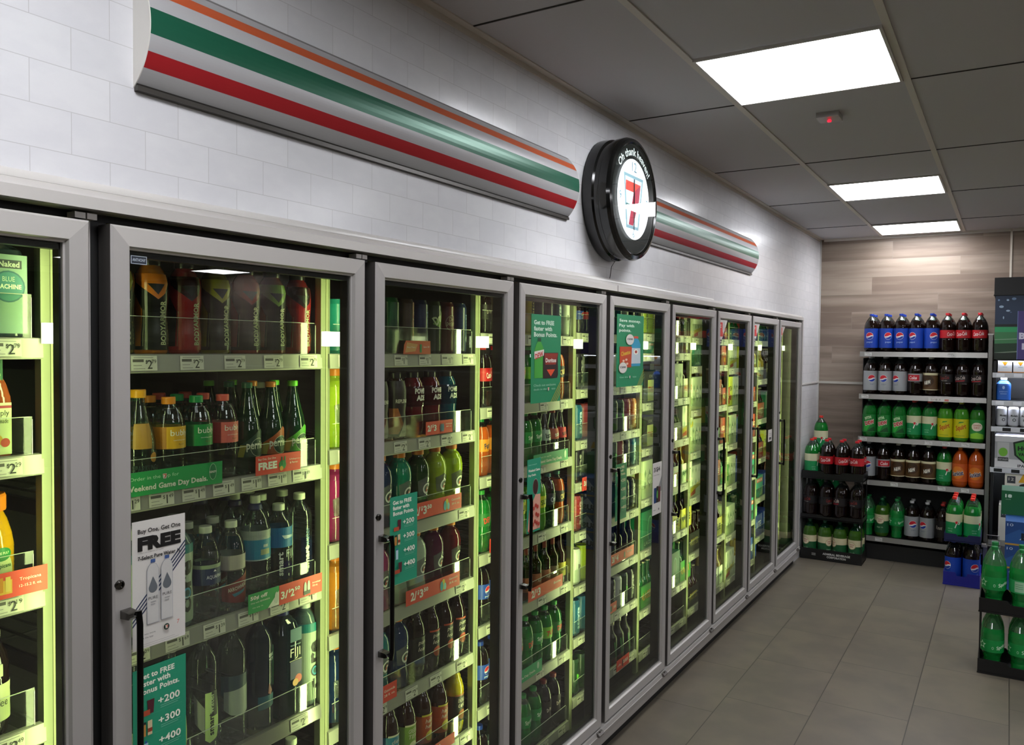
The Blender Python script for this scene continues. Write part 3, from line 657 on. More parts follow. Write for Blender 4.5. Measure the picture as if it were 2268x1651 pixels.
# --- sports
def gator(key, c, dark=False, capc='#d87a1e', low=None):
    R = .041
    prod(key, 'sports_drink_bottle', 'bottle', '', gat(.232, R), liq(c, .88), R, K(capc, .35), .0205, .022, ops=[('p', [(-.03, .075), (.03, .075), (.034, .125), (.0, .138), (-.034, .125)], seethru('#7c8278', .45, .1)), ('c', .006, .098, .019, K('#dfe2cc')), ('c', .006, .098, .013, K('#2c3a2c')), ('p', [(.006, .104), (.016, .100), (.004, .082), (.003, .094)], K('#d8502c')), ('r', .006, .095, .026, .100, K('#dfe2cc'))])
gator('g_teal', '#0d7a5c'); gator('g_dgreen', '#1c3a1c'); gator('g_lime', '#9ab02a'); gator('g_white', '#9aa894'); gator('g_purple', '#4a1030'); gator('g_red', '#5c1018'); gator('g_blue', '#10284c'); gator('g_aqua', '#0c6a6a'); gator('g_org', '#b8701c'); gator('g_mag', '#8c2458')
R = .038
def power(key, c, t='POWERADE', capc='#1a1a1a'):
    prod(key, 'sports_drink_bottle', 'bottle', '', pet(.212, .038, 0, .06, .018, .86), liq(c, .9), .038, K(capc, .3), .0205, .02, ops=[band(.038, .10, .165, seethru('#3a0d12' if 'r' in key else '#103c50', .8)), T(t[:5], .0, .150, .052, .018, '#dedfd0', b=.05), T(t[5:] or 'SPORT', .0, .128, .042, .018, '#dedfd0', b=.05)])
power('p_red', '#5c0f18'); power('p_blue', '#0d5468')
prod('repl', 'protein_drink_bottle', 'bottle', '', pet(.212, .036, 0, .08, .018, .86), liq('#2a1c12', .95), .036, K('#121212', .3), .020, .02,
     ops=[band(.036, .012, .185, '#1c1612'), ('p', [(-.05, .10), (-.02, .10), (.0, .05), (-.02, .02), (-.05, .02)], K('#9c5a24')), ('p', [(-.016, .012), (.03, .012), (.010, .075)], K('#b8b49c')), T('REPLENISH', .0, .122, .056, .012, '#c9c6b0', b=.03), T('ZERO', .004, .026, .024, .007, '#3a382c')])
# --- tea bottles
def tea(key, c, labc, accent, t='pure leaf'):
    prod(key, 'iced_tea_bottle', 'bottle', '', pet(.228, .0345, 3, 0, .017, .80), liq(c, .95), .0345, K('#1c1c1c', .3), .0195, .017, ops=[band(.0345, .045, .135, labc), T(t.split()[0], 0, .118, .036, .013, '#d8d0b8', s=.2), T(t.split()[-1], 0, .100, .036, .013, '#d8d0b8', s=.2), ('c', .0, .068, .017, K(accent)), ('r', -.03, .134, .03, .140, K(accent))])
tea('t_black', '#120a06', '#0f1210', '#1c2418'); tea('t_peach', '#1c0a05', '#140f0c', '#b84a2c'); tea('t_green', '#2a1206', '#7a9c3c', '#d8d8a8', 'GREEN TEA'); tea('t_lemon', '#2c1406', '#a8481c', '#c8b83a', 'half half'); tea('t_blue', '#200e06', '#2a7a94', '#d8d8b8', 'diet tea'); tea('t_energy', '#b8a41c', '#1c1a12', '#a8602c', 'ENERGY tea')
# --- beer and root beer glass
def beer(key, g, labc, txt, tc, capc='#a8a488', foil=None, h=.232, R=.031):
    o = [band(R, .035, .095, labc, 1.6), T(txt, 0, .066, .038, .014, tc, b=.02)]
    if foil: o.append(('r', -R*.45*PI, h*.80, R*.45*PI, h*.92, K(foil)))
    prod(key, 'glass_bottle', 'bottle', '', longneck(h, R), g, R, mat(capc, .3, .6), .0142, .008, ops=o)
BRN = liq('#2a1206', .9); GGL = liq('#10602a', .7)
beer('b_root', BRN, '#a8684a', 'A&W', '#e8e0c8', foil='#7a2418'); beer('b_root2', BRN, '#8c7a5c', 'IBC', '#281408', foil='#7a2418'); beer('b_green', GGL, '#1c5a34', 'beer', '#e0e0c8', '#c0b890'); beer('b_brown', BRN, '#b8a838', 'ale', '#20180c'); beer('b_clear', liq('#b8a040', .6), '#c8c8b0', 'lite', '#1c3a7a'); beer('b_choc', COLA, '#3a2820', 'coffee', '#c8b898')
prod('alu', 'aluminium_bottle', 'bottle', '', longneck(.215, .0335), mat('#24241f', .3, .6), .0335, mat('#b8b8a4', .25, .8), .018, .024, ops=[('p', [(-.02, .11), (-.012, .11), (-.002, .02), (-.008, .02)], K('#2f7a2c')), ('p', [(.0, .11), (.008, .11), (.006, .03), (.0, .03)], K('#2f7a2c')), ('p', [(.02, .11), (.028, .11), (.016, .02), (.012, .02)], K('#2f7a2c'))])
# --- juices
prod('naked', 'juice_bottle', 'bottle', '', [(0, .003), (.036, 0), (.040, .006), (.040, .150), (.034, .168), (.020, .178), (.019, .2), (0, .2)], liq('#33414a', .9), .04, K('#b5b8a0', .3), .022, .02, sq=5, flat=.0405,
     ops=[('r', -.036, .01, .036, .158, K('#8fb0a0')), ('r', -.020, .132, .026, .148, K('#1b2a38')), T('Naked', .003, .140, .038, .011, '#cfd8c8', b=.03), ('c', .002, .098, .030, K('#2c6a78')), ('c', .002, .098, .027, K('#3f8c8c')), T('BLUE', .002, .112, .022, .009, '#cfe8c8'), T('MACHINE', .002, .098, .046, .009, '#e8f8e0', b=.04), ('c', -.026, .05, .008, K('#b84a2c'))])
prod('naked_y', 'juice_bottle', 'bottle', '', PROD['naked']['prof'], liq('#c87a1c', .9), .04, K('#d09a1c', .3), .022, .02, sq=5, flat=.0405, ops=[('r', -.036, .01, .036, .158, K('#d8d89a')), ('c', .002, .098, .030, K('#d8642c')), T('MANGO', .002, .098, .046, .009, '#f8f0d0', b=.04), ('c', .02, .055, .012, K('#c84a2c'))])
prod('simply', 'juice_bottle', 'bottle', '', [(0, .003), (.034, 0), (.038, .008), (.038, .112), (.036, .135), (.028, .165), (.020, .182), (.020, .215), (0, .215)], liq('#a5522c', .9), .038, K('#1c6a34', .3), .0225, .024, sq=3, flat=.0385,
     ops=[('r', -.026, .008, .026, .122, K('#d9e0a8')), ('r', -.026, .110, .026, .116, K('#a82c3c')), T('Simply', 0, .098, .042, .016, '#3a3a1c'), T('Lemonade', 0, .082, .038, .010, '#3a3a1c'), ('c', -.006, .040, .013, K('#d8a82c')), ('c', .012, .034, .010, K('#c83a2c'))],
     extra=lambda o: art_neck(o))
def art_neck(o):
    m = MB().box(-.016, -.0235, .160, .016, -.020, .222, K('#176a38')); art(m, [T('NON', 0, .016, .020, .010, '#b8e88a', b=.03), T('GMO', 0, .003, .020, .010, '#b8e88a', b=.03), T('FRESH', 0, -.012, .022, .006, '#b8e88a'), T('TASTE', 0, -.021, .022, .006, '#b8e88a')], (0, -.0236, .195), (1, 0, 0), (0, 0, 1), (0, -1, 0)); m.build('neck_band', o)
prod('trop', 'juice_bottle', 'bottle', '', [(0, .003), (.040, 0), (.046, .008), (.046, .09), (.043, .112), (.035, .140), (.028, .156), (.026, .17), (.026, .185), (0, .185)], liq('#cf9a10', .95), .046, K('#e2801c', .35), .034, .032,
     ops=[('c', .006, .040, .026, K('#d4dca6'), .042), ('c', .006, .078, .021, K('#1c8a3c'), .013), T('SOME PULP', .006, .080, .030, .005, '#cfe8b0', b=.03), T('Tropicana', .006, .055, .040, .010, '#1c5c34', b=.02), ('c', .006, .022, .020, K('#d8702c'), .014)])
prod('dark_juice', 'coffee_bottle', 'bottle', '', pet(.20, .034, 3, 0, .017, .80), COLA, .034, K('#a8b48c', .3), .0195, .018, ops=[band(.034, .03, .10, '#c9cf9c'), ('r', -.012, .115, .012, .138, K('#c9cf9c')), T('coffee', 0, .065, .045, .015, '#2a2a1c')])
# --- two litre bottles
R2 = .0555
def two(key, body, capc, ops, fill=.262, prof=None, air=None):
    prod(key, 'two_liter_bottle', 'bottle', '', prof or [(0, .010), (.018, .004), (.034, 0), (.046, .006), (.053, .022), (R2, .045), (R2, .105), (R2*.985, .112), (R2, .118), (R2, .205), (R2*.97, .222), (R2*.86, .245), (R2*.66, .268), (R2*.45, .284), (.017, .294), (.0135, .298), (.0135, .318), (0, .318)],
         body, R2, K(capc, .35), .0162, .017, fill=fill, ops=ops, seg=32, air=air)
WT = '#e6e4de'
two('l_pepsi', COLA, '#1c3fa8', [band(R2, .035, .198, '#1440a8'), *globe(-.0, .135, .030), T('pepsi', 0, .082, .046, .016, '#9fb4dc', b=.02)])
two('l_coke', COLA, '#c8202a', [band(R2, .118, .182, '#b3151f'), T('Coca-Cola', .006, .152, .078, .030, '#e8dcd8', rot=.12, s=.35, b=.01)])
SILV = mat('#a9adb0', .35, .35)
two('l_diet', COLA, '#b8b8b8', [band(R2, .035, .198, SILV), *globe(-.006, .135, .030), T('DIET', 0, .085, .036, .010, '#7a8290', b=.02)])
two('l_dcoke', COLA, '#8a8a8a', [band(R2, .118, .182, SILV), ('r', -.05, .124, .05, .172, K('#c0202c')), T('Coke', 0, .148, .060, .028, '#e8e0dc', s=.2, b=.02)])
two('l_aw', COLA, '#d8d8d0', [band(R2, .05, .190, '#5a4022'), band(R2, .172, .190, '#d6cfa8'), band(R2, .05, .056, '#d6cfa8'), ('c', .002, .125, .050, K('#3c2814'), .046), ('c', .002, .112, .036, K('#7a4a20'), .024), ('c', .002, .112, .034, K('#1c120c'), .022), T('A&W', .002, .112, .056, .032, '#e0dccc', rot=.25, b=.05)])
two('l_zero', COLA, '#1c1614', [band(R2, .118, .182, '#0e0c0c'), T('Coca-Cola', .0, .154, .070, .026, '#8a2420', rot=.10, s=.35, b=.01), T('zero sugar', .0, .130, .045, .008, '#b0aaa4')])
two('l_cokez', COLA, '#1c1614', [band(R2, .118, .182, '#140e0e'), T('Coca-Cola', .004, .155, .080, .030, '#c8b8b0', rot=.16, s=.35, b=.01), ('p', [(-.03, .130), (.045, .138), (.04, .130), (-.026, .124)], K('#a81c28'))])
two('l_dew', GRN, '#24603a', [band(R2, .04, .190, '#157a2e'), ('p', [(-.05, .05), (-.02, .05), (.01, .11), (-.03, .15)], K('#2fae3c')), ('p', [(-.02, .045), (.05, .05), (.04, .09), (.012, .075)], K('#0c4a1c')), T('MTN', -.012, .162, .052, .024, '#b8d8a8', rot=.32, b=.07), T('DEW', .002, .122, .080, .038, '#e8e8d8', rot=.30, b=.12), T('DEW', .002, .122, .074, .032, '#b8202a', rot=.30, b=.06)])
two('l_7up', GRN, '#d8342a', [band(R2, .04, .150, '#10884a'), band(R2, .135, .195, '#cfcfa8'), T('7', .026, .115, .022, .050, '#e8ece0', b=.05, s=.2), ('c', .028, .134, .010, K('#c8282c')), T('UP', .046, .128, .022, .020, '#e8ece0', b=.04), T('LEMON LIME', -.015, .085, .034, .007, '#a8d8b8'), T('soda', -.015, .068, .030, .010, '#a8d8b8')])
two('l_squirt', liq('#4fa02c', .7), '#b8b83a', [band(R2, .035, .185, '#c9c414'), T('Squirt', .0, .115, .082, .052, '#b8501c', rot=.3, b=.04, s=.3), ('p', [(-.02, .15), (.016, .158), (.02, .166), (-.012, .164)], K('#3a8a2c')), ('r', -.04, .05, .03, .054, K('#7a9a1c'))])
two('l_ging', liq('#3f6a1c', .75), '#1c5a34', [band(R2, .035, .188, '#14532c'), band(R2, .135, .188, '#cfc7a0'), ('c', .0, .140, .033, K('#b8a878'), .030), ('c', .0, .140, .029, K('#e0d8b8'), .026), T('CANADA', 0, .150, .044, .012, '#a8342a', b=.02), T('DRY', 0, .133, .030, .012, '#a8342a', b=.02), T('Ginger Ale', 0, .082, .050, .014, '#a8c8a0', s=.2)], air=DKG)
two('l_ging2', liq('#2f7a24', .75), '#1c5a34', [band(R2, .035, .185, '#2c8a3c'), ('c', .0, .130, .040, K('#e0d8c0'), .034), T('CANADA', 0, .142, .056, .014, '#b0402a', b=.02), T('DRY', 0, .122, .040, .014, '#b0402a', b=.02), ('p', [(-.05, .035), (.05, .035), (.05, .07), (0, .085), (-.05, .07)], K('#8ac83a'))], air=DKG)
two('l_sunk', ORG, '#d8762a', [band(R2, .05, .190, '#c8581c'), ('c', 0, .12, .05, K('#d87a24'), .05), T('Sunkist', .0, .112, .088, .042, '#e8dcc8', rot=.22, b=.10), T('Sunkist', .0, .112, .084, .037, '#1a2258', rot=.22, b=.04)], fill=None)
SPR = [(0, .012), (.020, .004), (.036, 0), (.042, .006), (.040, .030), (.038, .060), (.045, .085), (R2, .108), (R2*1.02, .13), (R2*1.02, .185), (R2, .205), (R2*.9, .232), (R2*.68, .262), (R2*.42, .290), (.0145, .300), (.0145, .322), (0, .322)]
SG = liq('#23a34a', .5, '#63d47c')
SPA = seethru('#8fd0a0', .12, .03, '#a8e0b0', .08)
def star(cx, cy, r):
    return [('p', [(cx+(r if i % 2 == 0 else r*.45)*math.cos(PI/2+i*PI/5), cy+(r if i % 2 == 0 else r*.45)*math.sin(PI/2+i*PI/5)) for i in range(10)], K('#bfe8c4'))]
two('l_sprite', SG, '#1c7a3c', [band(R2*1.02, .105, .172, '#0c8a3e'), *star(-.055, .140, .024), ('c', -.055, .140, .010, K('#0c8a3e')), T('Sprite', .045, .138, .060, .024, '#d0ecd0', rot=.35, s=.3, b=.02), T('0', 0, .130, .010, .016, '#a8d8b0')], fill=.232, prof=SPR, air=SPA)
two('l_sprite_back', SG, '#1c7a3c', [band(R2*1.02, .105, .172, '#2aa05a'), ('r', -.022, .112, .020, .166, K('#9cc8a4')), ('r', -.018, .150, .016, .152, K('#2a7a4a')), ('r', -.018, .140, .016, .142, K('#2a7a4a')), ('r', -.018, .130, .016, .132, K('#2a7a4a'))], fill=.232, prof=SPR, air=SPA)
two('l_private', COLA, '#a82a2a', [band(R2, .05, .185, '#15120f'), ('r', -.05, .06, -.047, .17, K('#c8c0b0')), T('Root', .0, .13, .05, .03, '#c8c0b0', s=.2)])
# ------------------------------------------------------------------ cartons and packs
def pack(key, name, cat, w, d, h, c, ops, top=None, gable=False, necks=None, side=None):
    """printed card pack, front faces -Y locally, centred on its footprint"""
    def maker():
        m = MB(); mc = K(c, .5)
        if gable:
            hh = h*.72
            m.prism([(-d/2, 0), (d/2, 0), (d/2, hh), (.012, h), (-.012, h), (-d/2, hh)], 0, -w/2, w/2, mc)
        else:
            b = .003
            m.prism([(-w/2+b, 0), (w/2-b, 0), (w/2, b), (w/2, h-b), (w/2-b, h), (-w/2+b, h), (-w/2, h-b), (-w/2, b)], 1, -d/2, d/2, mc)
        o = m.build(name)
        l = MB(); art(l, ops, (0, -d/2, 0), (1, 0, 0), (0, 0, 1), (0, -1, 0), .0003)
        if side: art(l, side, (-w/2, 0, 0), (0, -1, 0), (0, 0, 1), (-1, 0, 0), .0003)
        l.build('printed_design', o)
        if necks:
            n = MB()
            for i in (-1, 0, 1):
                n.lathe([(.024, h*.50), (.023, h*.58), (.014, h*.70), (.0125, h*.95), (.0135, h*.96), (.0135, h*1.0), (0, h*1.0)], 12, necks, cx=i*w*.31, cy=0)
            n.build('bottle_neck', o)
        tag(o, '', cat); return o
    PROD[key] = dict(prof=[(0, 0), (0, h)], maker=maker, proto=None, R=d/2, w=w, desc='')
def put(key, x, y, z, rz, label, group=None, s=1.):
    d = PROD[key]
    if d['proto'] is None: o = d['proto'] = d['maker']() if 'maker' in d else make(key)
    else: o = copy_tree(d['proto'])
    o.location = (x, y, z); o.rotation_euler = (0, 0, rz); o.scale = (s, s, s); o['label'] = label
    if group: o['group'] = group
    return o
def six(key, c, c2, txt, tc, neck, h=.235):
    def maker():
        w, d = .185, .122; m = MB(); mc = K(c, .5)
        # basket carrier: low sides, raised pierced handle, bottles standing in it
        m.box(-w/2, -d/2, 0, w/2, -d/2+.003, h*.52, mc); m.box(-w/2, d/2-.003, 0, w/2, d/2, h*.52, mc); m.box(-w/2, -d/2, 0, -w/2+.003, d/2, h*.52, mc); m.box(w/2-.003, -d/2, 0, w/2, d/2, h*.52, mc)
        m.box(-w/2, -d/2, 0, w/2, d/2, .003, mc)
        m.prism([(-w/2, 0), (w/2, 0), (w/2, h*.55), (w*.30, h*.98), (-w*.30, h*.98), (-w/2, h*.55)], 1, -.002, .002, mc)
        o = m.build('six_pack_carrier')
        l = MB(); art(l, [('r', -w/2+.006, .006, w/2-.006, h*.5, K(c2)), T(txt, 0, h*.27, w*.7, h*.18, tc, b=.04), ('c', -w*.36, h*.27, .012, K(tc))], (0, -d/2, 0), (1, 0, 0), (0, 0, 1), (0, -1, 0), .0003)
        art(l, [('r', -d/2+.006, .006, d/2-.006, h*.5, K(c2)), T(txt, 0, h*.27, d*.8, h*.14, tc, b=.04)], (w/2, 0, 0), (0, 1, 0), (0, 0, 1), (1, 0, 0), .0003)
        l.build('printed_design', o)
        for i in (-1, 0, 1):
            for j in (-1, 1):
                n = MB(); n.lathe(longneck(h*.97, .0285), 12, neck); n.lathe([(.014, h*.955), (.0135, h*.985), (0, h*.985)], 12, mat('#a8a488', .3, .6)); n.build('bottle', o, (i*.060, j*.030, .003))
        tag(o, '', 'beer pack'); return o
    PROD[key] = dict(prof=[(0, 0), (0, h)], maker=maker, proto=None, R=.061, w=.19, desc='')
six('x_yel', '#b8b03a', '#c8c04a', 'ALE', '#2a2a14', BRN); six('x_grn', '#2a6a2c', '#3a8a34', 'LAGER', '#c89a3a', GGL); six('x_org', '#c8ccb0', '#d0d4b8', 'HARD', '#c8642c', BRN); six('x_blk', '#1c1a14', '#14120e', 'PORTER', '#b8a84a', BRN); six('x_red', '#8c2a1c', '#a8381c', 'AMBER', '#e0d0a0', BRN); six('x_wht', '#d0d8c0', '#dfe6cc', 'WIT', '#3a6a3a', liq('#b8a040', .6))
LEAF = lambda w, h, c: [('p', [(x, z), (x+.012, z+.022), (x, z+.044), (x-.012, z+.022)], K(c)) for x in (-w*.3, 0, w*.3) for z in (h*.25, h*.55)]
pack('c_lime', 'drink_carton', 'beer pack', .19, .125, .20, '#c9d6a8', [*LEAF(.19, .20, '#6f8a5c'), ('c', 0, .10, .03, K('#3f6a3a')), ('c', 0, .10, .026, K('#d6e0b8')), T('SELTZER', 0, .10, .045, .010, '#2a4a2a')])
pack('c_teal', 'drink_carton', 'beer pack', .19, .125, .165, '#2f9a86', [('r', -.08, .115, .08, .145, K('#c8402c')), T('OFFSHORE', 0, .130, .14, .018, '#f0e8d8', b=.03), T('IPA', -.03, .06, .06, .03, '#1c4a48', b=.03), ('p', [(.0, .01), (.09, .01), (.09, .09)], K('#a8d8a0'))])
pack('c_black', 'drink_carton', 'beer pack', .19, .125, .165, '#171711', [('r', -.04, .01, .05, .12, K('#c9cf7a')), T('STONE', 0, .07, .07, .03, '#a83c2c', b=.03), T('OX', 0, .14, .05, .015, '#b8b890')])
pack('c_white', 'drink_carton', 'beer pack', .19, .125, .19, '#cfd6b8', [('p', [(-.09, .03), (.09, .06), (.09, .09), (-.09, .06)], K('#c8b82c')), ('p', [(-.09, .01), (.0, .02), (.0, .05), (-.09, .03)], K('#b8402c')), *LEAF(.19, .26, '#9aa88a')])
pack('c_dgreen', 'drink_carton', 'beer pack', .19, .125, .20, '#136a48', [('c', .02, .10, .035, K('#5fae7a'), .07), ('c', .02, .10, .028, K('#136a48'), .06), T('LAGER', 0, .03, .12, .02, '#b8d8b0', b=.02)])
pack('c_bump', 'drink_carton', 'beer pack', .19, .125, .175, '#1f1d14', [('p', [(-.09, .03), (-.02, .08), (.04, .13), (.09, .13), (.09, .08), (.02, .03)], K('#c0a82a')), ('c', .05, .05, .03, K('#4a4a44')), ('c', .05, .05, .02, K('#15150f'))])
pack('c_orange', 'drink_carton', 'beer pack', .19, .125, .165, '#c97a3a', [('r', -.09, .0, .09, .05, K('#d8dcc0')), T('CIDER', 0, .10, .11, .03, '#f0e6c8', b=.03)])
pack('c_yellow', 'drink_carton', 'beer pack', .085, .10, .20, '#cfd638', [T('TEA', 0, .12, .06, .03, '#2a2a14', b=.03), ('c', 0, .06, .02, K('#b84a2c'))])
pack('c_blue', 'drink_carton', 'beer pack', .19, .125, .165, '#21439a', [T('LITE', 0, .09, .12, .05, '#e8ecf4', b=.03)])
pack('c_redw', 'drink_carton', 'beer pack', .19, .125, .17, '#a8341c', [T('RED ALE', 0, .10, .14, .03, '#e8dcb8', b=.03), ('c', 0, .05, .02, K('#d8a83a'))])
pack('flat', 'drink_carton', 'beer pack', .19, .125, .05, '#c96f38', [('r', -.09, .01, -.02, .04, K('#d8dcc0'))])

# ------------------------------------------------------------------ stocking the cooler
D = dict(arm_o='black and orange sports drink bottle', arm_r='red sports drink bottle', arm_y='black and olive yellow sports drink bottle', arm_p='black and brick red sports drink bottle', arm_g='black and leaf green sports drink bottle',
 bub_y='yellow label sparkling water bottle', bub_g='green label sparkling water bottle', bub_p='coral pink label sparkling water bottle', sparkling='orange-capped sparkling water bottle with peach slices', per_g='dark green water bottle with green cap', per_o='dark green water bottle with orange cap', per_l='dark green water bottle with lime cap',
 aqua='clear water bottle with navy label', arrow='clear water bottle with red slanted label', arrow_tall='tall sport-capped water bottle with blue label', smart='clear water bottle with sideways white lettering', fiji_s='clear water bottle with bright blue panel', smart_tall='tall water bottle with pale green label', ess_tall='tall clear bottle with grey label', life_tall='tall dark-tinted water bottle', fiji='square blue-capped water bottle', core='large pale bottle with round black lettering', core_s='pale teal-shouldered water bottle',
 can_green='dark green tall can', can_coke='brown and red tall can', can_pepsi='navy tall can', can_dew='olive green tall can', can_pepper='maroon tall can', en_green='green energy drink can', en_white='white energy drink can', en_black='black energy drink can', en_red='red energy drink can', en_orange='orange energy drink can', en_blue='blue energy drink can', en_lime='lime hard tea can', tea_can='yellow tea can', teal_can='teal drink can',
 s_coke='red label cola bottle', s_sprite='green lemon-lime bottle', s_dew='bright green citrus soda bottle', s_pepper='dark cherry cola bottle', s_squirt='yellow label citrus soda bottle', s_crush='purple-black soda bottle', s_orange='orange soda bottle', s_pepsi='blue label cola bottle', s_fanta='orange label orange soda bottle', s_7up='lime label soda bottle', s_diet='clear bottle with white label', s_pink='clear bottle with pink label', s_redl='clear bottle with red label',
 g_teal='teal sports drink bottle', g_dgreen='dark green sports drink bottle', g_lime='lime sports drink bottle', g_white='white sports drink bottle', g_purple='purple sports drink bottle', g_red='dark red sports drink bottle', g_blue='navy sports drink bottle', g_aqua='aqua sports drink bottle', g_org='orange sports drink bottle', g_mag='magenta sports drink bottle', p_red='dark red sports drink bottle with block lettering', p_blue='blue sports drink bottle with block lettering', repl='black protein drink bottle',
 t_black='black label iced tea bottle', t_peach='iced tea bottle with coral flower', t_green='green label iced tea bottle', t_lemon='orange label iced tea bottle', t_blue='blue label iced tea bottle', t_energy='yellow energy tea bottle', b_root='brown glass bottle with red foil', b_root2='brown glass bottle with tan label', b_green='green glass bottle', b_brown='brown glass bottle with yellow label', b_clear='clear glass bottle of pale beer', b_choc='dark coffee glass bottle', alu='silver-capped black aluminium bottle',
 naked='pale green juice bottle with teal badge', naked_y='yellow juice bottle with orange badge', simply='pink lemonade bottle with green neck band', trop='orange juice carafe with orange cap', dark_juice='dark coffee drink bottle',
 x_yel='yellow six-pack of brown bottles', x_grn='green six-pack of green bottles', x_org='pale six-pack with orange lettering', x_blk='black six-pack of brown bottles', x_red='red six-pack of brown bottles', x_wht='white six-pack of pale bottles', c_lime='pale lime carton with leaf print', c_teal='teal drink carton', c_black='black carton with yellow panel', c_white='white carton with yellow stripe', c_dgreen='deep green lager carton', c_bump='black and yellow carton', c_orange='orange cider carton', c_yellow='slim bright yellow carton', c_blue='blue lager carton', c_redw='red ale carton', flat='low orange and white carton')
SO = ['top', 'second', 'third', 'fourth', 'fifth', 'sixth', 'seventh', 'eighth']
NTH = ['first', 'second', 'third', 'fourth', 'fifth', 'sixth', 'seventh', 'eighth', 'ninth', 'tenth', 'eleventh']
def stock(sec, sh, items, x=None, row=0, ys=None, jit=.12):
    """items: keys; ys absolute y (else spread across the bay)"""
    zb = SHELF[sec][sh]+.0355; ceil_ = (SHELF[sec][sh-1]+.004 if sh else 1.985) - zb - .006
    if ys is None:
        n = len(items); ws = [(PROD[k].get('w') or PROD[k]['R']*2) + (.010 if 'w' not in PROD[k] else .006) for k in items]
        a, b = YK[sec]+.05, YK[sec+1]-.045
        extra = max(0, (b-a-sum(ws)))/max(n-1, 1); ys = []; t = a
        for w_ in ws: ys.append(t+w_/2); t += w_+extra
    for i, (k, y) in enumerate(zip(items, ys)):
        h = PROD[k]['prof'][-1][1]+.004; s = min(1., ceil_/h); R = PROD[k]['R']
        xx = (-.1165-R*s-.001-row*(2*R+.006)) if x is None else x
        rz = PI/2 + (0 if 'w' in PROD[k] else random.uniform(-jit, jit))
        lab = D[k]+', '+NTH[i]+' along '+SO[sh]+' shelf behind '+ORD[sec]+' door'
        if row: lab = D[k]+', '+NTH[i]+' in rear row of '+SO[sh]+' shelf, '+ORD[sec]+' door'
        put(k, xx, y, zb, rz, lab, ('rear ' if row else '')+PROD[k].get('name', 'drink_packs').replace('_', ' ')+'s in the cooler', s)
stock(0, 0, ['naked_y', 'naked_y', 'naked'], ys=[.60, .695, .795], jit=.02)
stock(0, 1, ['simply', 'simply', 'simply'], ys=[.58, .68, .778], jit=.05)
stock(0, 2, ['trop', 'trop', 'trop'], ys=[.56, .67, .775], jit=.05); stock(0, 2, ['trop', 'trop'], ys=[.62, .735], row=1)
stock(0, 3, ['dark_juice', 'dark_juice', 'dark_juice'], ys=[.60, .69, .772])
stock(0, 4, ['dark_juice', 'dark_juice', 'dark_juice'], ys=[.60, .69, .78])
stock(1, 0, ['arm_y', 'arm_o', 'arm_r', 'arm_y', 'arm_p', 'arm_g', 'arm_r'], ys=[1.035, 1.117, 1.203, 1.288, 1.380, 1.464, 1.552], jit=.05)
stock(1, 1, ['sparkling', 'sparkling', 'bub_y', 'bub_g', 'bub_p', 'per_g', 'per_o', 'per_l'], ys=[1.00, 1.085, 1.161, 1.235, 1.310, 1.383, 1.459, 1.535], jit=.06)
stock(1, 1, ['bub_y', 'bub_y', 'bub_g', 'bub_p', 'per_g', 'per_o', 'per_l'], ys=[1.09, 1.165, 1.24, 1.315, 1.388, 1.462, 1.538], row=1)
stock(1, 1, ['bub_g', 'bub_p', 'bub_p', 'per_l', 'per_l', 'arrow'], ys=[1.17, 1.245, 1.32, 1.392, 1.466, 1.56], x=-.31, row=2)
stock(1, 2, ['core_s', 'core_s', 'aqua', 'arrow', 'arrow_tall', 'fiji_s', 'smart'], ys=[1.085, 1.178, 1.258, 1.333, 1.412, 1.487, 1.560], jit=.05)
stock(1, 2, ['aqua', 'aqua', 'arrow', 'arrow_tall', 'smart', 'smart'], ys=[1.18, 1.262, 1.338, 1.416, 1.492, 1.568], row=1)
stock(1, 2, ['arrow', 'arrow_tall', 'arrow_tall', 'smart'], ys=[1.30, 1.38, 1.46, 1.54], x=-.33, row=2)
for k in ('smart_tall', 'ess_tall', 'life_tall'): pass
stock(1, 3, ['smart_tall', 'smart_tall', 'smart_tall', 'ess_tall', 'life_tall', 'fiji', 'core'], ys=[1.075, 1.163, 1.250, 1.336, 1.421, 1.502, 1.582], jit=.03)
stock(1, 4, ['aqua', 'aqua', 'arrow', 'arrow', 'smart', 'smart', 'smart'])
stock(2, 0, ['teal_can', 'can_pepsi', 'can_pepper', 'can_green', 'can_green', 'can_coke', 'can_pepsi', 'can_dew', 'can_pepper', 'can_pepsi'][0:0] or ['teal_can', 'can_green', 'can_pepper', 'can_green', 'can_coke', 'can_pepsi', 'can_dew', 'can_pepper', 'can_pepsi'], ys=[1.70, 1.775, 1.850, 1.925, 1.998, 2.070, 2.142, 2.214, 2.288], jit=.04)
stock(2, 1, ['g_lime', 'repl', 'repl', 'repl', 'repl', 'p_red', 'p_red', 'p_blue'][0:0] or ['g_lime', 'repl', 'repl', 'repl', 'p_red', 'p_red', 'p_blue'], ys=[1.70, 1.79, 1.875, 1.960, 2.050, 2.142, 2.232], jit=.05)
stock(2, 2, ['g_mag', 'g_blue', 'g_blue', 'g_teal', 'g_dgreen', 'g_lime', 'g_lime'], ys=[1.70, 1.80, 1.895, 1.989, 2.083, 2.176, 2.270], jit=.1)
stock(2, 3, ['g_org', 'g_mag', 'g_mag', 'g_white', 'g_white', 'g_purple', 'g_red'], ys=[1.70, 1.79, 1.885, 1.975, 2.068, 2.165, 2.262], jit=.1)
stock(2, 4, ['g_blue', 'g_aqua', 'g_aqua', 'g_blue', 't_black', 't_peach', 't_peach', 't_peach'], ys=[1.70, 1.79, 1.885, 1.980, 2.065, 2.145, 2.222, 2.296], jit=.05)
stock(2, 5, ['s_coke', 't_black', 't_black', 't_blue', 't_green', 't_lemon', 't_lemon', 't_energy'], ys=[1.69, 1.77, 1.85, 1.935, 2.02, 2.105, 2.195, 2.290], jit=.05)
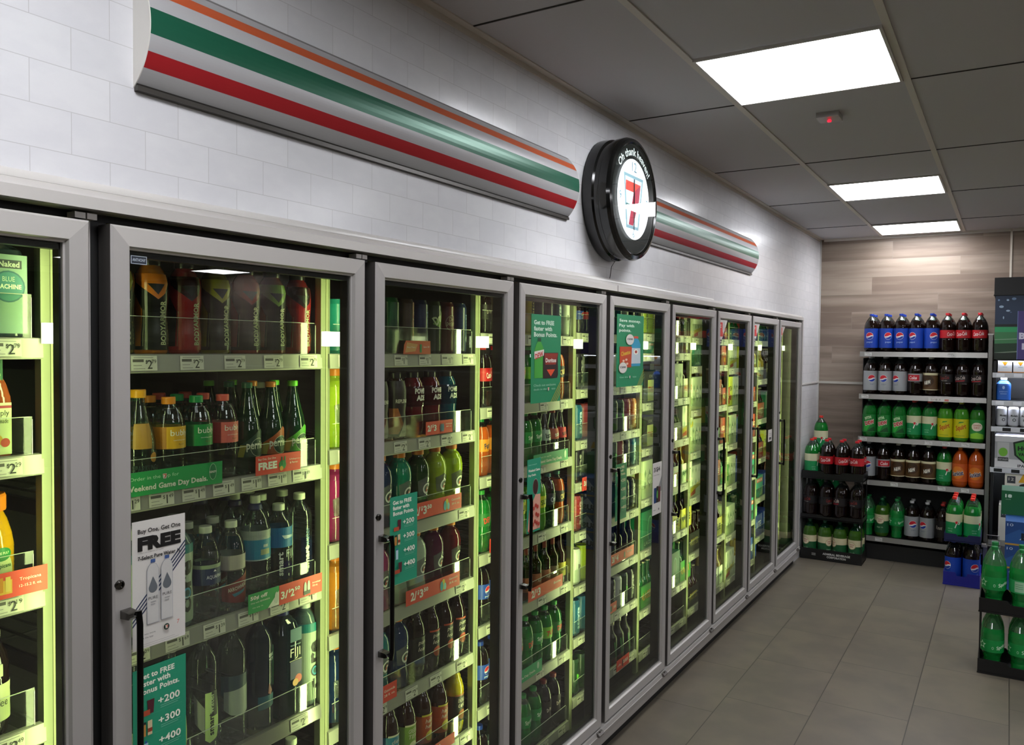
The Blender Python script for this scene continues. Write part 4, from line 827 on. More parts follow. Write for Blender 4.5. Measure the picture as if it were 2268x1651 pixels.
stock(2, 2, ['g_blue', 'g_teal', 'g_lime', 'g_lime'], ys=[1.93, 2.04, 2.14, 2.24], row=1)
stock(3, 0, ['s_pepper', 'can_coke', 'can_pepper', 'en_red', 'tea_can', 'can_pepsi', 'can_pepsi', 'en_blue', 'en_white'])
stock(3, 1, ['s_coke', 's_coke', 's_pepper', 's_7up', 's_7up', 's_coke', 's_coke', 's_orange'])
stock(3, 2, ['s_fanta', 's_fanta', 's_dew', 's_7up', 's_sprite', 's_sprite', 's_diet', 's_pink', 's_redl'], ys=[2.44, 2.525, 2.605, 2.68, 2.755, 2.83, 2.905, 2.975, 3.045])
stock(3, 3, ['s_dew', 's_dew', 's_dew', 's_squirt', 's_squirt', 's_squirt', 's_crush', 's_orange'], ys=[2.45, 2.535, 2.62, 2.705, 2.79, 2.87, 2.95, 3.03])
stock(3, 4, ['s_pepsi', 's_pepsi', 's_pepsi', 'b_root', 'b_root', 'b_root', 'b_root', 'b_root2', 'b_brown'][0:9], ys=[2.45, 2.53, 2.61, 2.69, 2.765, 2.84, 2.915, 2.985, 3.05])
stock(3, 5, ['s_pepsi', 's_pepsi', 's_dew', 's_dew', 's_dew', 's_sprite', 's_7up', 's_dew'])
stock(3, 6, ['s_pepsi', 's_diet', 's_diet', 's_diet', 's_sprite', 's_sprite', 's_pepper', 's_pepper'])
stock(4, 0, ['s_pepsi', 's_coke', 'en_black', 'en_lime', 'en_white', 'en_blue', 'en_white', 'en_black'])
stock(4, 1, ['en_black', 'en_black', 'en_orange', 'en_red', 'en_white', 'en_white', 'en_lime', 'en_green', 'en_blue'])
stock(4, 2, ['en_blue', 'en_red', 'en_red', 'en_white', 'en_green', 'en_green', 'en_green', 'en_red', 'en_orange'])
stock(4, 3, ['en_black', 'en_black', 'en_lime', 'en_green', 'en_green', 'en_green', 'en_red', 'en_black', 'en_blue'])
stock(4, 4, ['en_red', 'en_black', 'en_black', 'en_green', 'en_green', 'en_green', 'en_white', 'en_black', 'en_black'])
stock(4, 5, ['en_white', 'en_lime', 'en_white', 'en_black', 'en_black', 'en_black', 'b_choc', 'b_choc', 'b_choc'])
stock(4, 6, ['en_blue', 'en_blue', 'en_black', 'en_black', 'en_white', 'en_black', 'en_white', 'en_green', 'en_black'])
stock(4, 7, ['en_green', 'en_green', 'alu', 'alu', 'alu', 'alu', 'alu', 'alu'])
SHELF5 = {5: [['en_lime', 'en_lime', 'tea_can', 'b_green', 'b_green', 'b_green', 'b_brown', 'b_green'], ['c_teal', 'c_orange', 'tea_can', 'teal_can', 'teal_can', 'tea_can', 'en_orange'], ['c_black', 'c_teal', 'c_lime', 'x_org'], ['c_black', 'c_lime', 'x_blk', 'c_white'], ['c_lime', 'x_wht', 'x_org', 'x_wht'], ['c_dgreen', 'x_blk', 'x_yel', 'x_yel'], ['x_grn', 'c_bump', 'c_dgreen', 'x_grn']],
  6: [['c_white', 'x_grn', 'c_redw', 'x_red'], ['c_dgreen', 'en_green', 'en_green', 'x_red', 'c_redw'], ['c_lime', 'x_wht', 'c_redw', 'x_red'], ['c_lime', 'c_yellow', 'c_yellow', 'x_grn', 'c_redw'], ['c_white', 'c_white', 'c_redw', 'x_grn'], ['x_blk', 'b_brown', 'b_brown', 'b_brown', 'x_yel'], ['x_blk', 'c_black', 'x_wht', 'x_wht']],
  7: [['b_green', 'b_green', 'b_green', 'c_redw', 'x_wht'], ['c_white', 'c_yellow', 'c_white', 'b_clear', 'b_clear', 'b_clear'], ['c_yellow', 'c_lime', 'x_wht', 'x_red'], ['c_lime', 'c_blue', 'x_red', 'c_redw'], ['c_lime', 'c_blue', 'c_redw', 'c_teal'], ['c_lime', 'x_blk', 'c_blue', 'c_teal'], ['c_white', 'x_wht', 'c_blue', 'c_blue']],
  8: [['b_green', 'b_green', 'b_green', 'b_green', 'x_wht', 'x_red'], ['b_clear', 'b_clear', 'x_blk', 'x_red'], ['x_red', 'c_dgreen', 'c_redw'], ['x_red', 'c_yellow', 'c_redw', 'c_teal'], ['c_teal', 'c_blue', 'x_red'], ['c_blue', 'c_blue', 'x_blk']]}
#STOCKHIGH
for sec, L_ in SHELF5.items():
    n = len(SHELF[sec]); 
    for sh in range(n):
        if sh < len(L_): stock(sec, sh, L_[sh], jit=.1)

# ------------------------------------------------------------------ signs clipped to shelves and posters on doors
def sign(name, cat, label, y0, y1, z0, z1, bg, ops, x=-.0985, lean=0., group=None, shape=None):
    w, h = y1-y0, z1-z0; m = MB()
    pts = shape or [(-w/2, -h/2), (w/2, -h/2), (w/2, h/2), (-w/2, h/2)]
    m.prism(pts, 0, -.0006, .0004, bg)
    art(m, ops, (.0004, 0, 0), (0, 1, 0), (0, 0, 1), (1, 0, 0), .0002)
    o = m.build(name); o.location = (x, (y0+y1)/2, (z0+z1)/2); o.rotation_euler = (lean, 0, 0)
    return tag(o, label, cat, group)
CW = '#e9ead8'; PW = K(CW); PR = K('#d8402f', .5); PG = K('#27a557', .5); PT = K('#1f8a67', .55)
sign('shelf_sign', 'sign', 'long green shelf banner about game day deals behind the second door', 1.0, 1.265, 1.431, 1.483, K('#1f9c50', .5),
     [T('Order in the app for', -.045, .010, .12, .010, '#bfe8c0'), *seven(.004-.025, .010, .013), T('Weekend Game Day Deals.', -.012, -.011, .205, .016, CW, b=.03), ('c', .105, .004, .010, K('#bfe0c0'), .019), ('c', .105, .004, .009, K('#1f7a48'), .018), T('READY', .105, .004, .020, .005, CW, b=.04)])
sign('shelf_sign', 'sign', 'red shelf sign reading FREE in front of dark green bottles', 1.365, 1.513, 1.433, 1.481, PR,
     [T('Buy One, Get One', -.038, .015, .056, .007, CW), T('FREE', -.036, -.002, .060, .019, CW, b=.05), ('c', .012, -.005, .012, K('#2a8a48')), ('r', .008, -.005, .012, .016, K('#1c6a3a')), ('r', .018, -.005, .022, .016, K('#2a7a48')), ('c', .008, -.014, .006, K('#d8a03a')), T('S.Pellegrino', .052, .006, .034, .005, CW), T('& Perrier', .050, -.002, .028, .005, CW)])
sign('shelf_sign', 'sign', 'green and white shelf sign offering fifty cents off water', 1.342, 1.440, 1.092, 1.141, K('#2aa050', .5),
     [('p', [(.049, -.0245), (.049, .012), (.012, -.0245)], PW), T('50¢ off', -.016, .012, .054, .012, CW, b=.04), T('Only with REWARDS', -.012, .0, .060, .005, CW), T('On any 1L', -.020, -.012, .034, .004, CW), ('c', .040, -.004, .006, K('#c8d0c0'), .015)])
sign('shelf_sign', 'sign', 'red three for two fifty shelf sign below clear water bottles', 1.441, 1.592, 1.089, 1.140, PR,
     [T('3/', -.058, -.002, .024, .020, CW, b=.03), T('$', -.041, .004, .006, .011, CW, b=.03), T('2', -.031, -.002, .013, .020, CW, b=.03), T('50', -.014, .005, .018, .010, CW, b=.03), ('c', .014, -.004, .005, K('#c8ccc0'), .018), ('c', .026, -.002, .005, K('#c8ccc0'), .018), ('r', .008, -.02, .032, -.010, K('#3c4038')), T('Arrowhead', .053, .006, .030, .005, CW), T('700 mL', .048, -.002, .020, .005, CW)])
sign('shelf_sign', 'sign', 'red shelf sign with small orange juice bottles behind first door', .70, .855, 1.280, 1.329, PR,
     [('r', -.02, -.016, .012, .010, K('#d8a83a')), ('r', -.014, -.012, -.004, .016, K('#c8801c')), ('r', 0, -.012, .009, .016, K('#d8b85a')), T('Tropicana', .045, .006, .040, .008, CW), T('12-15.2 fl. oz.', .045, -.006, .042, .005, CW), T('$3', -.055, 0, .026, .022, CW, b=.03)])
sign('shelf_sign', 'sign', 'small orange slanted sign on the top shelf behind third door', 1.935, 2.072, 1.735, 1.777, K('#cf6238'), [('p', [(-.06, -.016), (-.010, -.012), (.002, .010), (-.052, .016)], K('#d8a060')), T('Buy Two', -.03, .0, .04, .006, CW), ('r', .012, -.016, .022, .010, K('#2a8a48')), T('Save 50', .045, .002, .03, .006, CW)],
     shape=[(-.0685, -.021), (.0685, -.021), (.0665, .021), (-.055, .021), (-.064, .008)])
def dollars(ops2, n, d, c, s=1., x=0):
    return [T(n+'/', -.062*s+x, 0, .026*s, .024*s, CW, b=.04), T('$', -.042*s+x, .006, .008*s, .014*s, CW, b=.04), T(d, -.028*s+x, 0, .016*s, .024*s, CW, b=.04)] + ([T(c, -.008*s+x, .007, .020*s, .012*s, CW, b=.04)] if c else []) + ops2
sign('shelf_sign', 'sign', 'red two for three dollars sign under dark red sports drinks', 2.050, 2.195, 1.474, 1.517, PR, dollars([('c', .018, -.002, .006, K('#2a6a88'), .014), ('c', .008, -.002, .006, K('#1c4a68'), .014), T('POWERADE', .050, .008, .034, .004, CW), T('28 fl. oz.', .050, .0, .030, .004, CW)], '2', '3', '', .85))
JUG = lambda x: [('c', x, 0, .009, K('#d8c83a'), .018), ('c', x-.010, -.004, .008, K('#3aa0a8'), .016), ('c', x+.008, -.008, .007, K('#8ac8c0'), .012)]
sign('shelf_sign', 'sign', 'red two for three fifty sign above white and purple sports drinks', 1.97, 2.250, 1.210, 1.262, PR, dollars([*JUG(.055), T('Gatorade', .105, .010, .050, .008, CW), T('28 fl. oz.', .103, -.004, .045, .007, CW)], '2', '3', '50', 1.15, -.03))
sign('shelf_sign', 'sign', 'red two for three fifty sign below white and purple sports drinks', 1.955, 2.243, .946, .994, PR, dollars([*JUG(.05), T('Gatorade', .105, .010, .050, .008, CW), T('28 fl. oz.', .103, -.004, .045, .007, CW)], '2', '3', '50', 1.15, -.035))
sign('shelf_sign', 'sign', 'cut-off small red shelf sign beside the third door handle', 1.82, 1.912, .680, .732, PR, [T('Gatorade', .012, .008, .05, .008, CW), T('28 fl. oz.', .012, -.006, .05, .007, CW)])
sign('shelf_sign', 'sign', 'red sign at the foot of the third door iced teas', 2.06, 2.22, .407, .445, PR, [T('2/$4', -.03, 0, .06, .02, CW, b=.04)])
sign('shelf_sign', 'sign', 'green game day banner on shelf behind fourth door', 2.74, 3.03, 1.288, 1.335, K('#1f9c60', .5), [T('Check the app for', -.05, .008, .10, .009, '#bfe8c0'), T('Weekend Game Day Deals.', -.018, -.010, .22, .015, CW, b=.02), ('c', .12, .002, .009, K('#bfe0c0'), .016)])
sign('shelf_sign', 'sign', 'red two for three dollars sign under brown glass bottles', 2.71, 2.995, .757, .808, PR, dollars([T('Bottles', .095, .004, .06, .010, CW)], '2', '3', '', 1.3, -.02))
sign('shelf_sign', 'sign', 'low green game day sign behind fourth door', 2.62, 2.825, .453, .503, K('#1f9a60', .5), [T('Game Day Deals.', -.02, -.008, .14, .012, CW, b=.02), ('c', .07, .006, .008, K('#bfe0c0'), .014)])
sign('shelf_sign', 'sign', 'red three for four dollars sign behind fifth door', 3.47, 3.755, .726, .778, PR, dollars([('r', .02, -.015, .035, .012, K('#2a3a2c')), T('Energy', .090, .004, .06, .010, CW)], '3', '4', '', 1.3, -.02))
sign('shelf_sign', 'sign', 'tiny square red sign two shelves above the floor, fifth door', 3.47, 3.555, .498, .545, PR, [('r', -.035, -.015, -.01, .012, K('#3a3a34')), T('2/$5', .018, 0, .03, .014, CW)])
sign('shelf_sign', 'sign', 'red sign on lowest shelf behind fifth door', 3.565, 3.715, .190, .243, PR, [T('2/$5', .03, 0, .06, .018, CW, b=.03), ('r', -.01, -.018, .002, .016, K('#2a2a24')), T('coffee', -.045, 0, .04, .012, CW)])
sign('shelf_sign', 'sign', 'red number three sign beyond the fourth door upright', 3.17, 3.27, 1.13, 1.19, PR, [T('3/$4', 0, 0, .07, .026, CW, b=.04)])
sign('shelf_sign', 'sign', 'red sign beside orange-capped sports drinks seen past the second upright', 1.665, 1.80, .715, .775, PR, [T('2/$4', -.015, 0, .07, .03, CW, b=.04)], x=-.098)
sign('shelf_sign', 'sign', 'red sign on second shelf just past the third upright', 2.445, 2.56, 1.545, 1.60, PR, [T('2/$4', -.01, 0, .08, .03, CW, b=.04)])
sign('shelf_sign', 'sign', 'red sign on fourth shelf just past the third upright', 2.43, 2.54, 1.015, 1.065, PR, [T('2/$4', -.01, 0, .08, .03, CW, b=.04)])
# posters on the outside of the doors
X = .0325
WP = K('#cdc9c2', .6); NV = K('#1c2a4a', .5)
st = []
for i in range(4):
    o_ = i*.0085
    st.append(('p', [(-.060, -.052-o_), (-.060, -.056-o_), (.060, .069-o_), (.060, .073-o_)], NV))
def water(cx, dz):
    g = K('#bfbdb8', .5); e = K('#8d949c', .5)
    return [('p', [(cx-.0135, -.078+dz), (cx+.0135, -.078+dz), (cx+.0135, .030+dz), (cx+.009, .040+dz), (cx+.004, .044+dz), (cx-.004, .044+dz), (cx-.009, .040+dz), (cx-.0135, .030+dz)], e),
            ('p', [(cx-.0127, -.0772+dz), (cx+.0127, -.0772+dz), (cx+.0127, .030+dz), (cx+.0085, .0393+dz), (cx+.004, .043+dz), (cx-.004, .043+dz), (cx-.0085, .0393+dz), (cx-.0127, .030+dz)], g),
            ('r', cx-.0052, .045+dz, cx+.0052, .052+dz, K('#3a5488')),
            ('c', cx, -.006+dz, .0098, K('#5f6468')), ('p', [(cx-.0086, -.001+dz), (cx, .017+dz), (cx+.0086, -.001+dz)], K('#5f6468')), T('PURE', cx, -.026+dz, .021, .006, '#4a4a4a'), ('r', cx-.006, -.035+dz, cx+.006, -.033+dz, K('#9a9a98')), ('r', cx-.006, -.04+dz, cx+.004, -.038+dz, K('#9a9a98'))]
sign('poster', 'poster', 'white poster with two water bottles and FREE in bold black', .9475, 1.0665, 1.152, 1.408, WP,
     st + [T('Buy One, Get One', .0, .106, .096, .012, '#23211d', b=.02), T('FREE', .0, .082, .097, .028, '#0e0d0c', b=.07), T('Compre uno y llevese otro gratis', -.020, .064, .056, .003, '#5a5854'), T('7-Select Pure Water 1L', 0, .054, .097, .008, '#1c1b19', b=.03),
           *water(-.016, -.004), *water(.0145, -.002), T('Tap into more.', -.030, -.099, .036, .0045, '#3a3a38'), T('Get the app.', -.032, -.106, .030, .0045, '#3a3a38'), ('c', .012, -.096, .0065, K('#2a2a28')), *seven(.012, -.096, .008), T('7', .038, -.092, .006, .008, '#c85a4a'), ('r', -.05, -.118, .03, -.1172, K('#a8a49e')), ('r', -.05, -.122, .04, -.1212, K('#a8a49e'))], x=X)
def points_poster(y0, z1, label, sc=1., x=X):
    w, h = .120*sc, .250*sc
    s_ = sc; ops = [T('Get to FREE', -.008*s_, .108*s_, .082*s_, .0115*s_, CW, b=.03), T('faster with', -.013*s_, .093*s_, .072*s_, .0115*s_, CW, b=.03), T('Bonus Points.', -.002*s_, .077*s_, .092*s_, .0115*s_, CW, b=.03)]
    for i, n in enumerate(('+200', '+300', '+400', '+400')):
        z = (.048-.040*i)*s_
        ops += [T(n, .020*s_, z, .050*s_, .015*s_, CW, b=.02), ('r', -.0*s_, z-.0115*s_, .045*s_, z-.0105*s_, K('#7ab89c')), ('r', -.0*s_, z-.0155*s_, .040*s_, z-.0145*s_, K('#7ab89c')), ('r', -.050*s_, z-.021*s_, .050*s_, z-.0205*s_, K('#4a9a7a'))]
        if i in (0, 3): ops += [('p', [(-.030*s_, z+.010*s_), (-.014*s_, z+.010*s_), (-.016*s_, z-.018*s_), (-.028*s_, z-.018*s_)], K('#4c1c24')), ('r', -.046*s_, z-.020*s_, -.024*s_, z-.009*s_, K('#a8482c'))]
        if i == 1: ops += [('r', -.044*s_, z-.02*s_, -.034*s_, z+.006*s_, K('#b8803a')), ('r', -.030*s_, z-.02*s_, -.020*s_, z+.009*s_, K('#c8b890')), ('r', -.044*s_, z+.004*s_, -.034*s_, z+.009*s_, K('#1c1c1c')), ('r', -.030*s_, z-.014*s_, -.020*s_, z-.006*s_, K('#8a3a24'))]
        if i == 2: ops += [('r', -.040*s_, z-.02*s_, -.030*s_, z+.006*s_, K('#a8c4cc')), ('r', -.037*s_, z+.006*s_, -.033*s_, z+.011*s_, K('#1c4a9a'))]
    sign('poster', 'poster', label, y0, y0+w, z1-h, z1, PT, ops, x=x)
points_poster(.9475, 1.112, 'teal bonus points poster below the white poster on second door')
points_poster(1.7215, 1.338, 'teal bonus points poster on the third door glass')
points_poster(3.50, 1.208, 'narrow teal bonus points poster hanging behind the fifth door handle', 1.08, x=-.088)
GP = K('#1a7f52', .5); YL = K('#b8a83a', .5)
def stripes(w, h): return [('p', [(w/2-.080+.013*i, -h/2+.0005), (w/2-.0765+.013*i, -h/2+.0005), (w/2, -h/2+.0765-.013*i), (w/2, -h/2+.080-.013*i)], YL) for i in range(4)]
w_, h_ = .222, .322
sign('poster', 'poster', 'green poster with soda bottle and chip bag on fourth door', 2.488, 2.488+w_, 1.558, 1.558+h_, GP,
     [T('Get to FREE', -.018, .132, .150, .0165, '#cfe4cf', b=.03), T('faster with', -.026, .110, .134, .0165, '#cfe4cf', b=.03), T('Bonus Points.', -.006, .088, .174, .0165, '#cfe4cf', b=.03),
      ('p', [(-.088, -.07), (-.022, -.07), (-.018, -.04), (-.022, -.01), (-.018, .03), (-.034, .052), (-.042, .062), (-.066, .062), (-.076, .052), (-.090, .03), (-.088, 0)], K('#3f9a34')), ('r', -.066, .062, -.042, .076, K('#164a2c')), ('p', [(-.090, .0), (-.02, .012), (-.02, .034), (-.09, .026)], K('#d8d4c8')), T('DEW', -.055, .013, .060, .020, '#c0302c', rot=.2, b=.04),
      ('p', [(-.026, -.072), (.082, -.072), (.090, -.06), (.086, .0), (.090, .022), (-.020, .022), (-.026, 0)], K('#2a1612')), ('p', [(-.018, .02), (.088, .02), (.07, -.022), (-.01, -.022)], K('#8a2c1c')), T('Doritos', .032, -.006, .080, .016, '#e0dcd0', b=.03), ('p', [(.0, -.040), (.064, -.040), (.032, -.066)], K('#d8502c')),
      T('Check out exclusive', -.012, -.096, .165, .0085, '#9fcfae'), T('deals in the      app.', -.012, -.112, .165, .0085, '#9fcfae'), *seven(.014, -.112, .014), *stripes(w_, h_)], x=X)
w_, h_ = .300, .320
sign('poster', 'poster', 'green poster with blue sports drink and snack bag on fifth door', 3.224, 3.224+w_, 1.590, 1.590+h_, GP,
     [T('Save money.', -.005, .132, .240, .0165, '#cfe4cf', b=.03), T('Pay with', -.045, .110, .165, .0165, '#cfe4cf', b=.03), T('points.', -.062, .088, .130, .0165, '#cfe4cf', b=.03),
      ('p', [(.01, -.070), (.112, -.070), (.108, -.02), (.114, .028), (.095, .048), (.078, .056), (.044, .056), (.026, .045), (.008, .028)], K('#2a90b0')), ('r', .036, .056, .086, .066, K('#c84a34')), ('p', [(.008, -.058), (.114, -.058), (.110, .012), (.012, .012)], K('#b8c4c8')), ('c', .060, -.005, .026, PW, .012), ('c', .060, -.005, .014, K('#a83a2c'), .007),
      ('p', [(-.118, -.072), (.006, -.075), (.012, .018), (-.122, .018)], K('#b8431c')), T('Cheetos', -.056, -.010, .105, .020, '#c8a02c', rot=.1, b=.05), ('c', -.08, -.045, .012, K('#d8b8a0'), .005), ('c', -.05, -.040, .012, K('#d8b8a0'), .005), ('c', -.04, -.058, .012, K('#d8b8a0'), .005),
      ('c', -.012, .050, .046, K('#8a9a6a'), .025), ('c', -.012, .050, .043, WP, .0235), T('1500', -.012, .052, .062, .009, '#23211d', b=.04), ('c', -.088, -.075, .046, K('#8a9a6a'), .025), ('c', -.088, -.075, .043, WP, .0235), T('1200', -.088, -.073, .062, .009, '#23211d', b=.04),
      T('Get the      app.', -.028, -.118, .190, .0095, '#9fcfae'), *seven(-.012, -.118, .014), *[('p', [(q[0] if q[0] < .1 else q[0], q[1]) for q in op[1]], op[2]) for op in stripes(w_, h_)]], x=X)
pz = [('c', (i*37 % 70)/1000-.030, -.125+(i*29 % 90)/1000, .0075, K('#a8382c')) for i in range(14)]
sign('poster', 'poster', 'teal poster with football and pizza slice by fourth door handle', 2.470, 2.566, 1.092, 1.358, PT,
     [T('Order in the app for', -.010, .112, .06, .006, '#a8d8c0'), T('Weekend Game', 0, .092, .082, .010, CW, b=.03), T('Day Deals.', -.014, .074, .056, .010, CW, b=.03), ('c', .010, .030, .020, K('#9a9a90'), .030), ('c', .010, .030, .0185, K('#3a1c18'), .028), ('p', [(-.044, -.125), (.044, -.125), (.046, .0), (.01, .002), (-.034, -.05)], K('#d09a84')), *pz], x=X)
sign('poster', 'poster', 'white three for four dollars poster on the right of fifth door', 3.665, 3.783, .950, 1.205, WP,
     [T('3/$4', -.006, .092, .080, .026, '#1c1a18', b=.03), T('Monster Energy', -.012, .066, .075, .007, '#4a4846'), ('p', [(.02, .01), (.059, .06), (.059, -.02), (.02, -.02)], K('#8a8a88')), ('r', -.042, -.070, -.012, .005, K('#1c3a6a')), ('r', -.012, -.070, .016, .010, K('#26241c')), ('r', .016, -.070, .042, .005, K('#5c2a26')), ('c', .0, -.03, .010, K('#5a9a4a'), .02), ('r', -.05, -.105, -.02, -.102, K('#7a7876')), ('c', .020, -.104, .006, K('#5a5856'))], x=X)
for n, (ya, zt, w_, h_) in enumerate(((4.637, 1.936, .195, .19), (5.400, 1.938, .175, .165), (6.118, 1.938, .185, .125))):
    sign('window_sticker', 'sticker', 'white triangular sticker with red square on the %s door top corner' % ORD[6+n], ya, ya+w_, zt-h_, zt, WP,
         [('r', -w_*.42, h_*.10, w_*.02, h_*.42, K('#c83c34')), T('IC', -w_*.20, h_*.30, w_*.16, h_*.10, CW, b=.05), ('r', -w_*.44, -h_*.02, w_*.06, h_*.12, K('#c83c34')), ('r', w_*.08, h_*.20, w_*.22, h_*.44, K('#b8b0ac')), ('r', -w_*.42, -h_*.16, -w_*.04, -h_*.12, K('#3a3836')), ('r', -w_*.42, -h_*.24, -w_*.10, -h_*.20, K('#3a3836'))], x=X,
         shape=[(-w_/2, -h_/2), (w_*-.38, -h_/2), (w_/2, h_/2), (-w_/2, h_/2)])
sign('window_sticker', 'sticker', 'small white rectangular notice on the eighth door', 5.858, 5.962, 1.103, 1.188, WP, [('r', -.03, -.03, .03, -.012, K('#3a3836')), ('r', -.035, .0, .035, .004, K('#8a8886')), ('r', -.035, .012, .035, .016, K('#8a8886'))], x=X)

# ------------------------------------------------------------------ back wall shelves
g = empty('display_shelf', (.885, 7.545, 0), 'black gondola shelf with steel price rails full of two liter sodas', 'shelf')
def gb(name, mb, p=g, off=(-.885, -7.545, 0)): o = mb.build(name, p); o.location = off; return o
GX0, GX1 = .430, 1.338
gb('back_panel', MB().box(GX0, 7.70, 0, GX1, 7.735, 1.80, BLACK))
gb('base', MB().box(GX0, 7.40, 0, GX1, 7.70, .13, BLACK))
gb('side_panel', MB().box(GX0, 7.40, .13, GX0+.004, 7.70, 1.70, DARK))
u = MB(); u.box(1.345, 7.335, 0, 1.373, 7.375, 1.90, STEEL); u.box(1.345, 7.375, 1.86, 1.373, 7.73, 1.90, STEEL); u.box(1.340, 7.333, 1.895, 1.378, 7.378, 1.905, ALU_L); gb('upright', u)
SZ = [1.752, 1.396, 1.036, .672, .200]
rt = {0: [(0, '2.29'), (5.4, '2.49')], 1: [(-.15, '2.29')], 2: [(-.2, '2.29'), (4.1, '1.99'), (5.2, '1.99'), (6.4, '1.99')], 3: [(-.05, '1.99'), (1.95, '1.99'), (5., '1.99'), (6.45, '1.99')], 4: [(1.0, '1.99')]}
for k, z in enumerate(SZ):
    s = MB(); s.box(GX0, 7.355, z-.02, GX1, 7.70, z, BLACK); so = gb('shelf', s)
    r = MB(); r.prism([(7.356, z+.004), (7.356, z-.034), (7.344, z-.038), (7.350, z+.003)], 0, GX0-(.02 if k < 3 else -.0), GX1+.002, STEEL); rr = r.build('price_rail', so)
    for u_, p in rt[k]:
        t = MB(); art(t, [('r', -.028, -.014, .028, .014, mat('#c9c9c6', .6)), ('r', -.022, .006, .012, .010, GREYINK), T(p, .008, -.003, .026, .008, '#4a4a48')], (0, 0, 0), (1, 0, 0), (0, 0, 1), (0, -1, 0)); t.build('price_tag', so, (GX0+.045+.114*u_, 7.344, z-.017))
t = MB(); t.box(0, 0, 0, .150, .002, .030, mat('#cfcdc8', .6)); art(t, [T('2/$3', .030, .015, .045, .016, '#8a8886'), ('r', .070, .006, .088, .020, K('#c86a60')), ('r', .095, .010, .135, .013, GREYINK)], (0, 0, 0), (1, 0, 0), (0, 0, 1), (0, -1, 0)); o = t.build('shelf_sign'); o.location = (.935, 7.338, 1.357); o.scale = (1.65, 1, 1); tag(o, 'long white two for three sign on the gondola shelf rail', 'sign')
D2 = dict(l_pepsi='two liter blue label cola', l_coke='two liter red label cola', l_diet='two liter silver label diet cola', l_dcoke='two liter cola with silver-edged label', l_aw='two liter root beer with brown label', l_zero='two liter black label cola', l_cokez='two liter black label cola with script', l_dew='two liter bright green citrus soda', l_7up='two liter lemon-lime soda with cream band', l_squirt='two liter yellow label citrus soda', l_ging='two liter ginger ale with cream band', l_ging2='two liter ginger ale with oval badge', l_sunk='two liter orange soda', l_sprite='two liter green label lemon-lime soda', l_sprite_back='two liter lemon-lime soda showing its back label', l_private='two liter black label root beer')
ROWS = [['l_pepsi']*5+['l_coke']*3, ['l_diet']*3+['l_dcoke', 'l_aw', 'l_zero', 'l_cokez', 'l_cokez'], ['l_dew']*3+['l_7up']*2+['l_squirt']*2+['l_ging2'], ['l_diet', 'l_dcoke']+['l_aw']*3+['l_7up']+['l_sunk']*2, ['l_sprite', 'l_ging', 'l_sprite', 'l_diet', 'l_diet', 'l_private', 'l_7up', 'l_7up']]
ROT = [[.0, .55, .05, -.35, .5, .75, -.2, -.15], [.55, .1, -.35, -.1, -.3, -.1, -.3, -.35], [.25, -.0, .1, -.2, .1, .1, .15, .1], [.2, .4, .1, .0, -.05, .1, -.15, .0], [.3, .0, .1, .5, -.3, -.3, 0, 0]]
for k, z in enumerate(SZ):
    for r in range(3 if k in (0,) else 2):
        for i, key in enumerate(ROWS[k]):
            if r and k == 1 and i in (3,): pass
            rot = -ROT[k][i] if r == 0 else random.uniform(-1, 1)
            lb = D2[key]+', %s along %s gondola shelf' % (NTH[i], SO[k]) if r == 0 else D2[key]+', %s in %s row of %s gondola shelf' % (NTH[i], ('front', 'middle', 'rear')[r], SO[k])
            put(key, GX0+.057+.1135*i, 7.418+.113*r, z+.0005, -rot-.13, lb, 'two liter bottles on the gondola shelves')

# ------------------------------------------------------------------ stacked trays of bottles
def tray(x0, y0, x1, y1, z, h, m, label, text=None, nx=4, ny=2, posts=None, notch=True):
    e = empty('bottle_tray', ((x0+x1)/2, (y0+y1)/2, z), label, 'tray'); w, d = (x1-x0)/2, (y1-y0)/2; t = .005
    b = MB(); b.box(-w, -d, 0, w, d, .010, m); b.build('tray_base', e)
    b = MB(); n = 24
    prof = []
    for i in range(n+1):
        u = i/n; hh = h*(.74 if notch and .36 < u < .64 else 1.) ; prof.append((-w+2*w*u, hh))
    pts = [(-w, .0), (w, .0)] + [(p[0], p[1]) for p in prof[::-1]]
    b.prism(pts, 1, -d, -d+t, m); b.prism(pts, 1, d-t, d, m); b.box(-w, -d+t, 0, -w+t, d-t, h, m); b.box(w-t, -d+t, 0, w, d-t, h, m)
    b.box(-w-.002, -d-.003, h*.0, w+.002, -d, h*.12, m)
    b.build('tray_wall', e)
    if text:
        l = MB(); art(l, text, (0, -d, 0), (1, 0, 0), (0, 0, 1), (0, -1, 0), .0006); l.build('lettering', e)
    if posts:
        for px in (-w+.004, w-.010):
            for py in (-d+.004, d-.010): MB().box(px, py, -posts, px+.006, py+.006, 0, m).build('corner_post', e)
    return e
TB = mat('#0d0d0d', .35); TXT = K('#cfcfca')
AX0, AX1, AY0, AY1 = .012, .496, 7.095, 7.342
tray(AX0, AY0, AX1, AY1, 0, .092, TB, 'lowest black bottle tray in corner, printed with white company lettering', [T('ADMIRAL BEVERAGE', .045, .058, .215, .018, TXT, b=.04), T('CORPORATION', .045, .034, .150, .018, TXT, b=.04), ('r', -.150, .036, -.118, .044, K('#8a8a86')), ('r', -.150, .048, -.118, .056, K('#8a8a86'))], notch=False)
tray(AX0, AY0, AX1, AY1, .342, .040, TB, 'middle black bottle tray of the corner stack', posts=.30)
tray(AX0, AY0, AX1, AY1, .684, .065, TB, 'top black bottle tray of the corner stack holding red label colas', posts=.30)
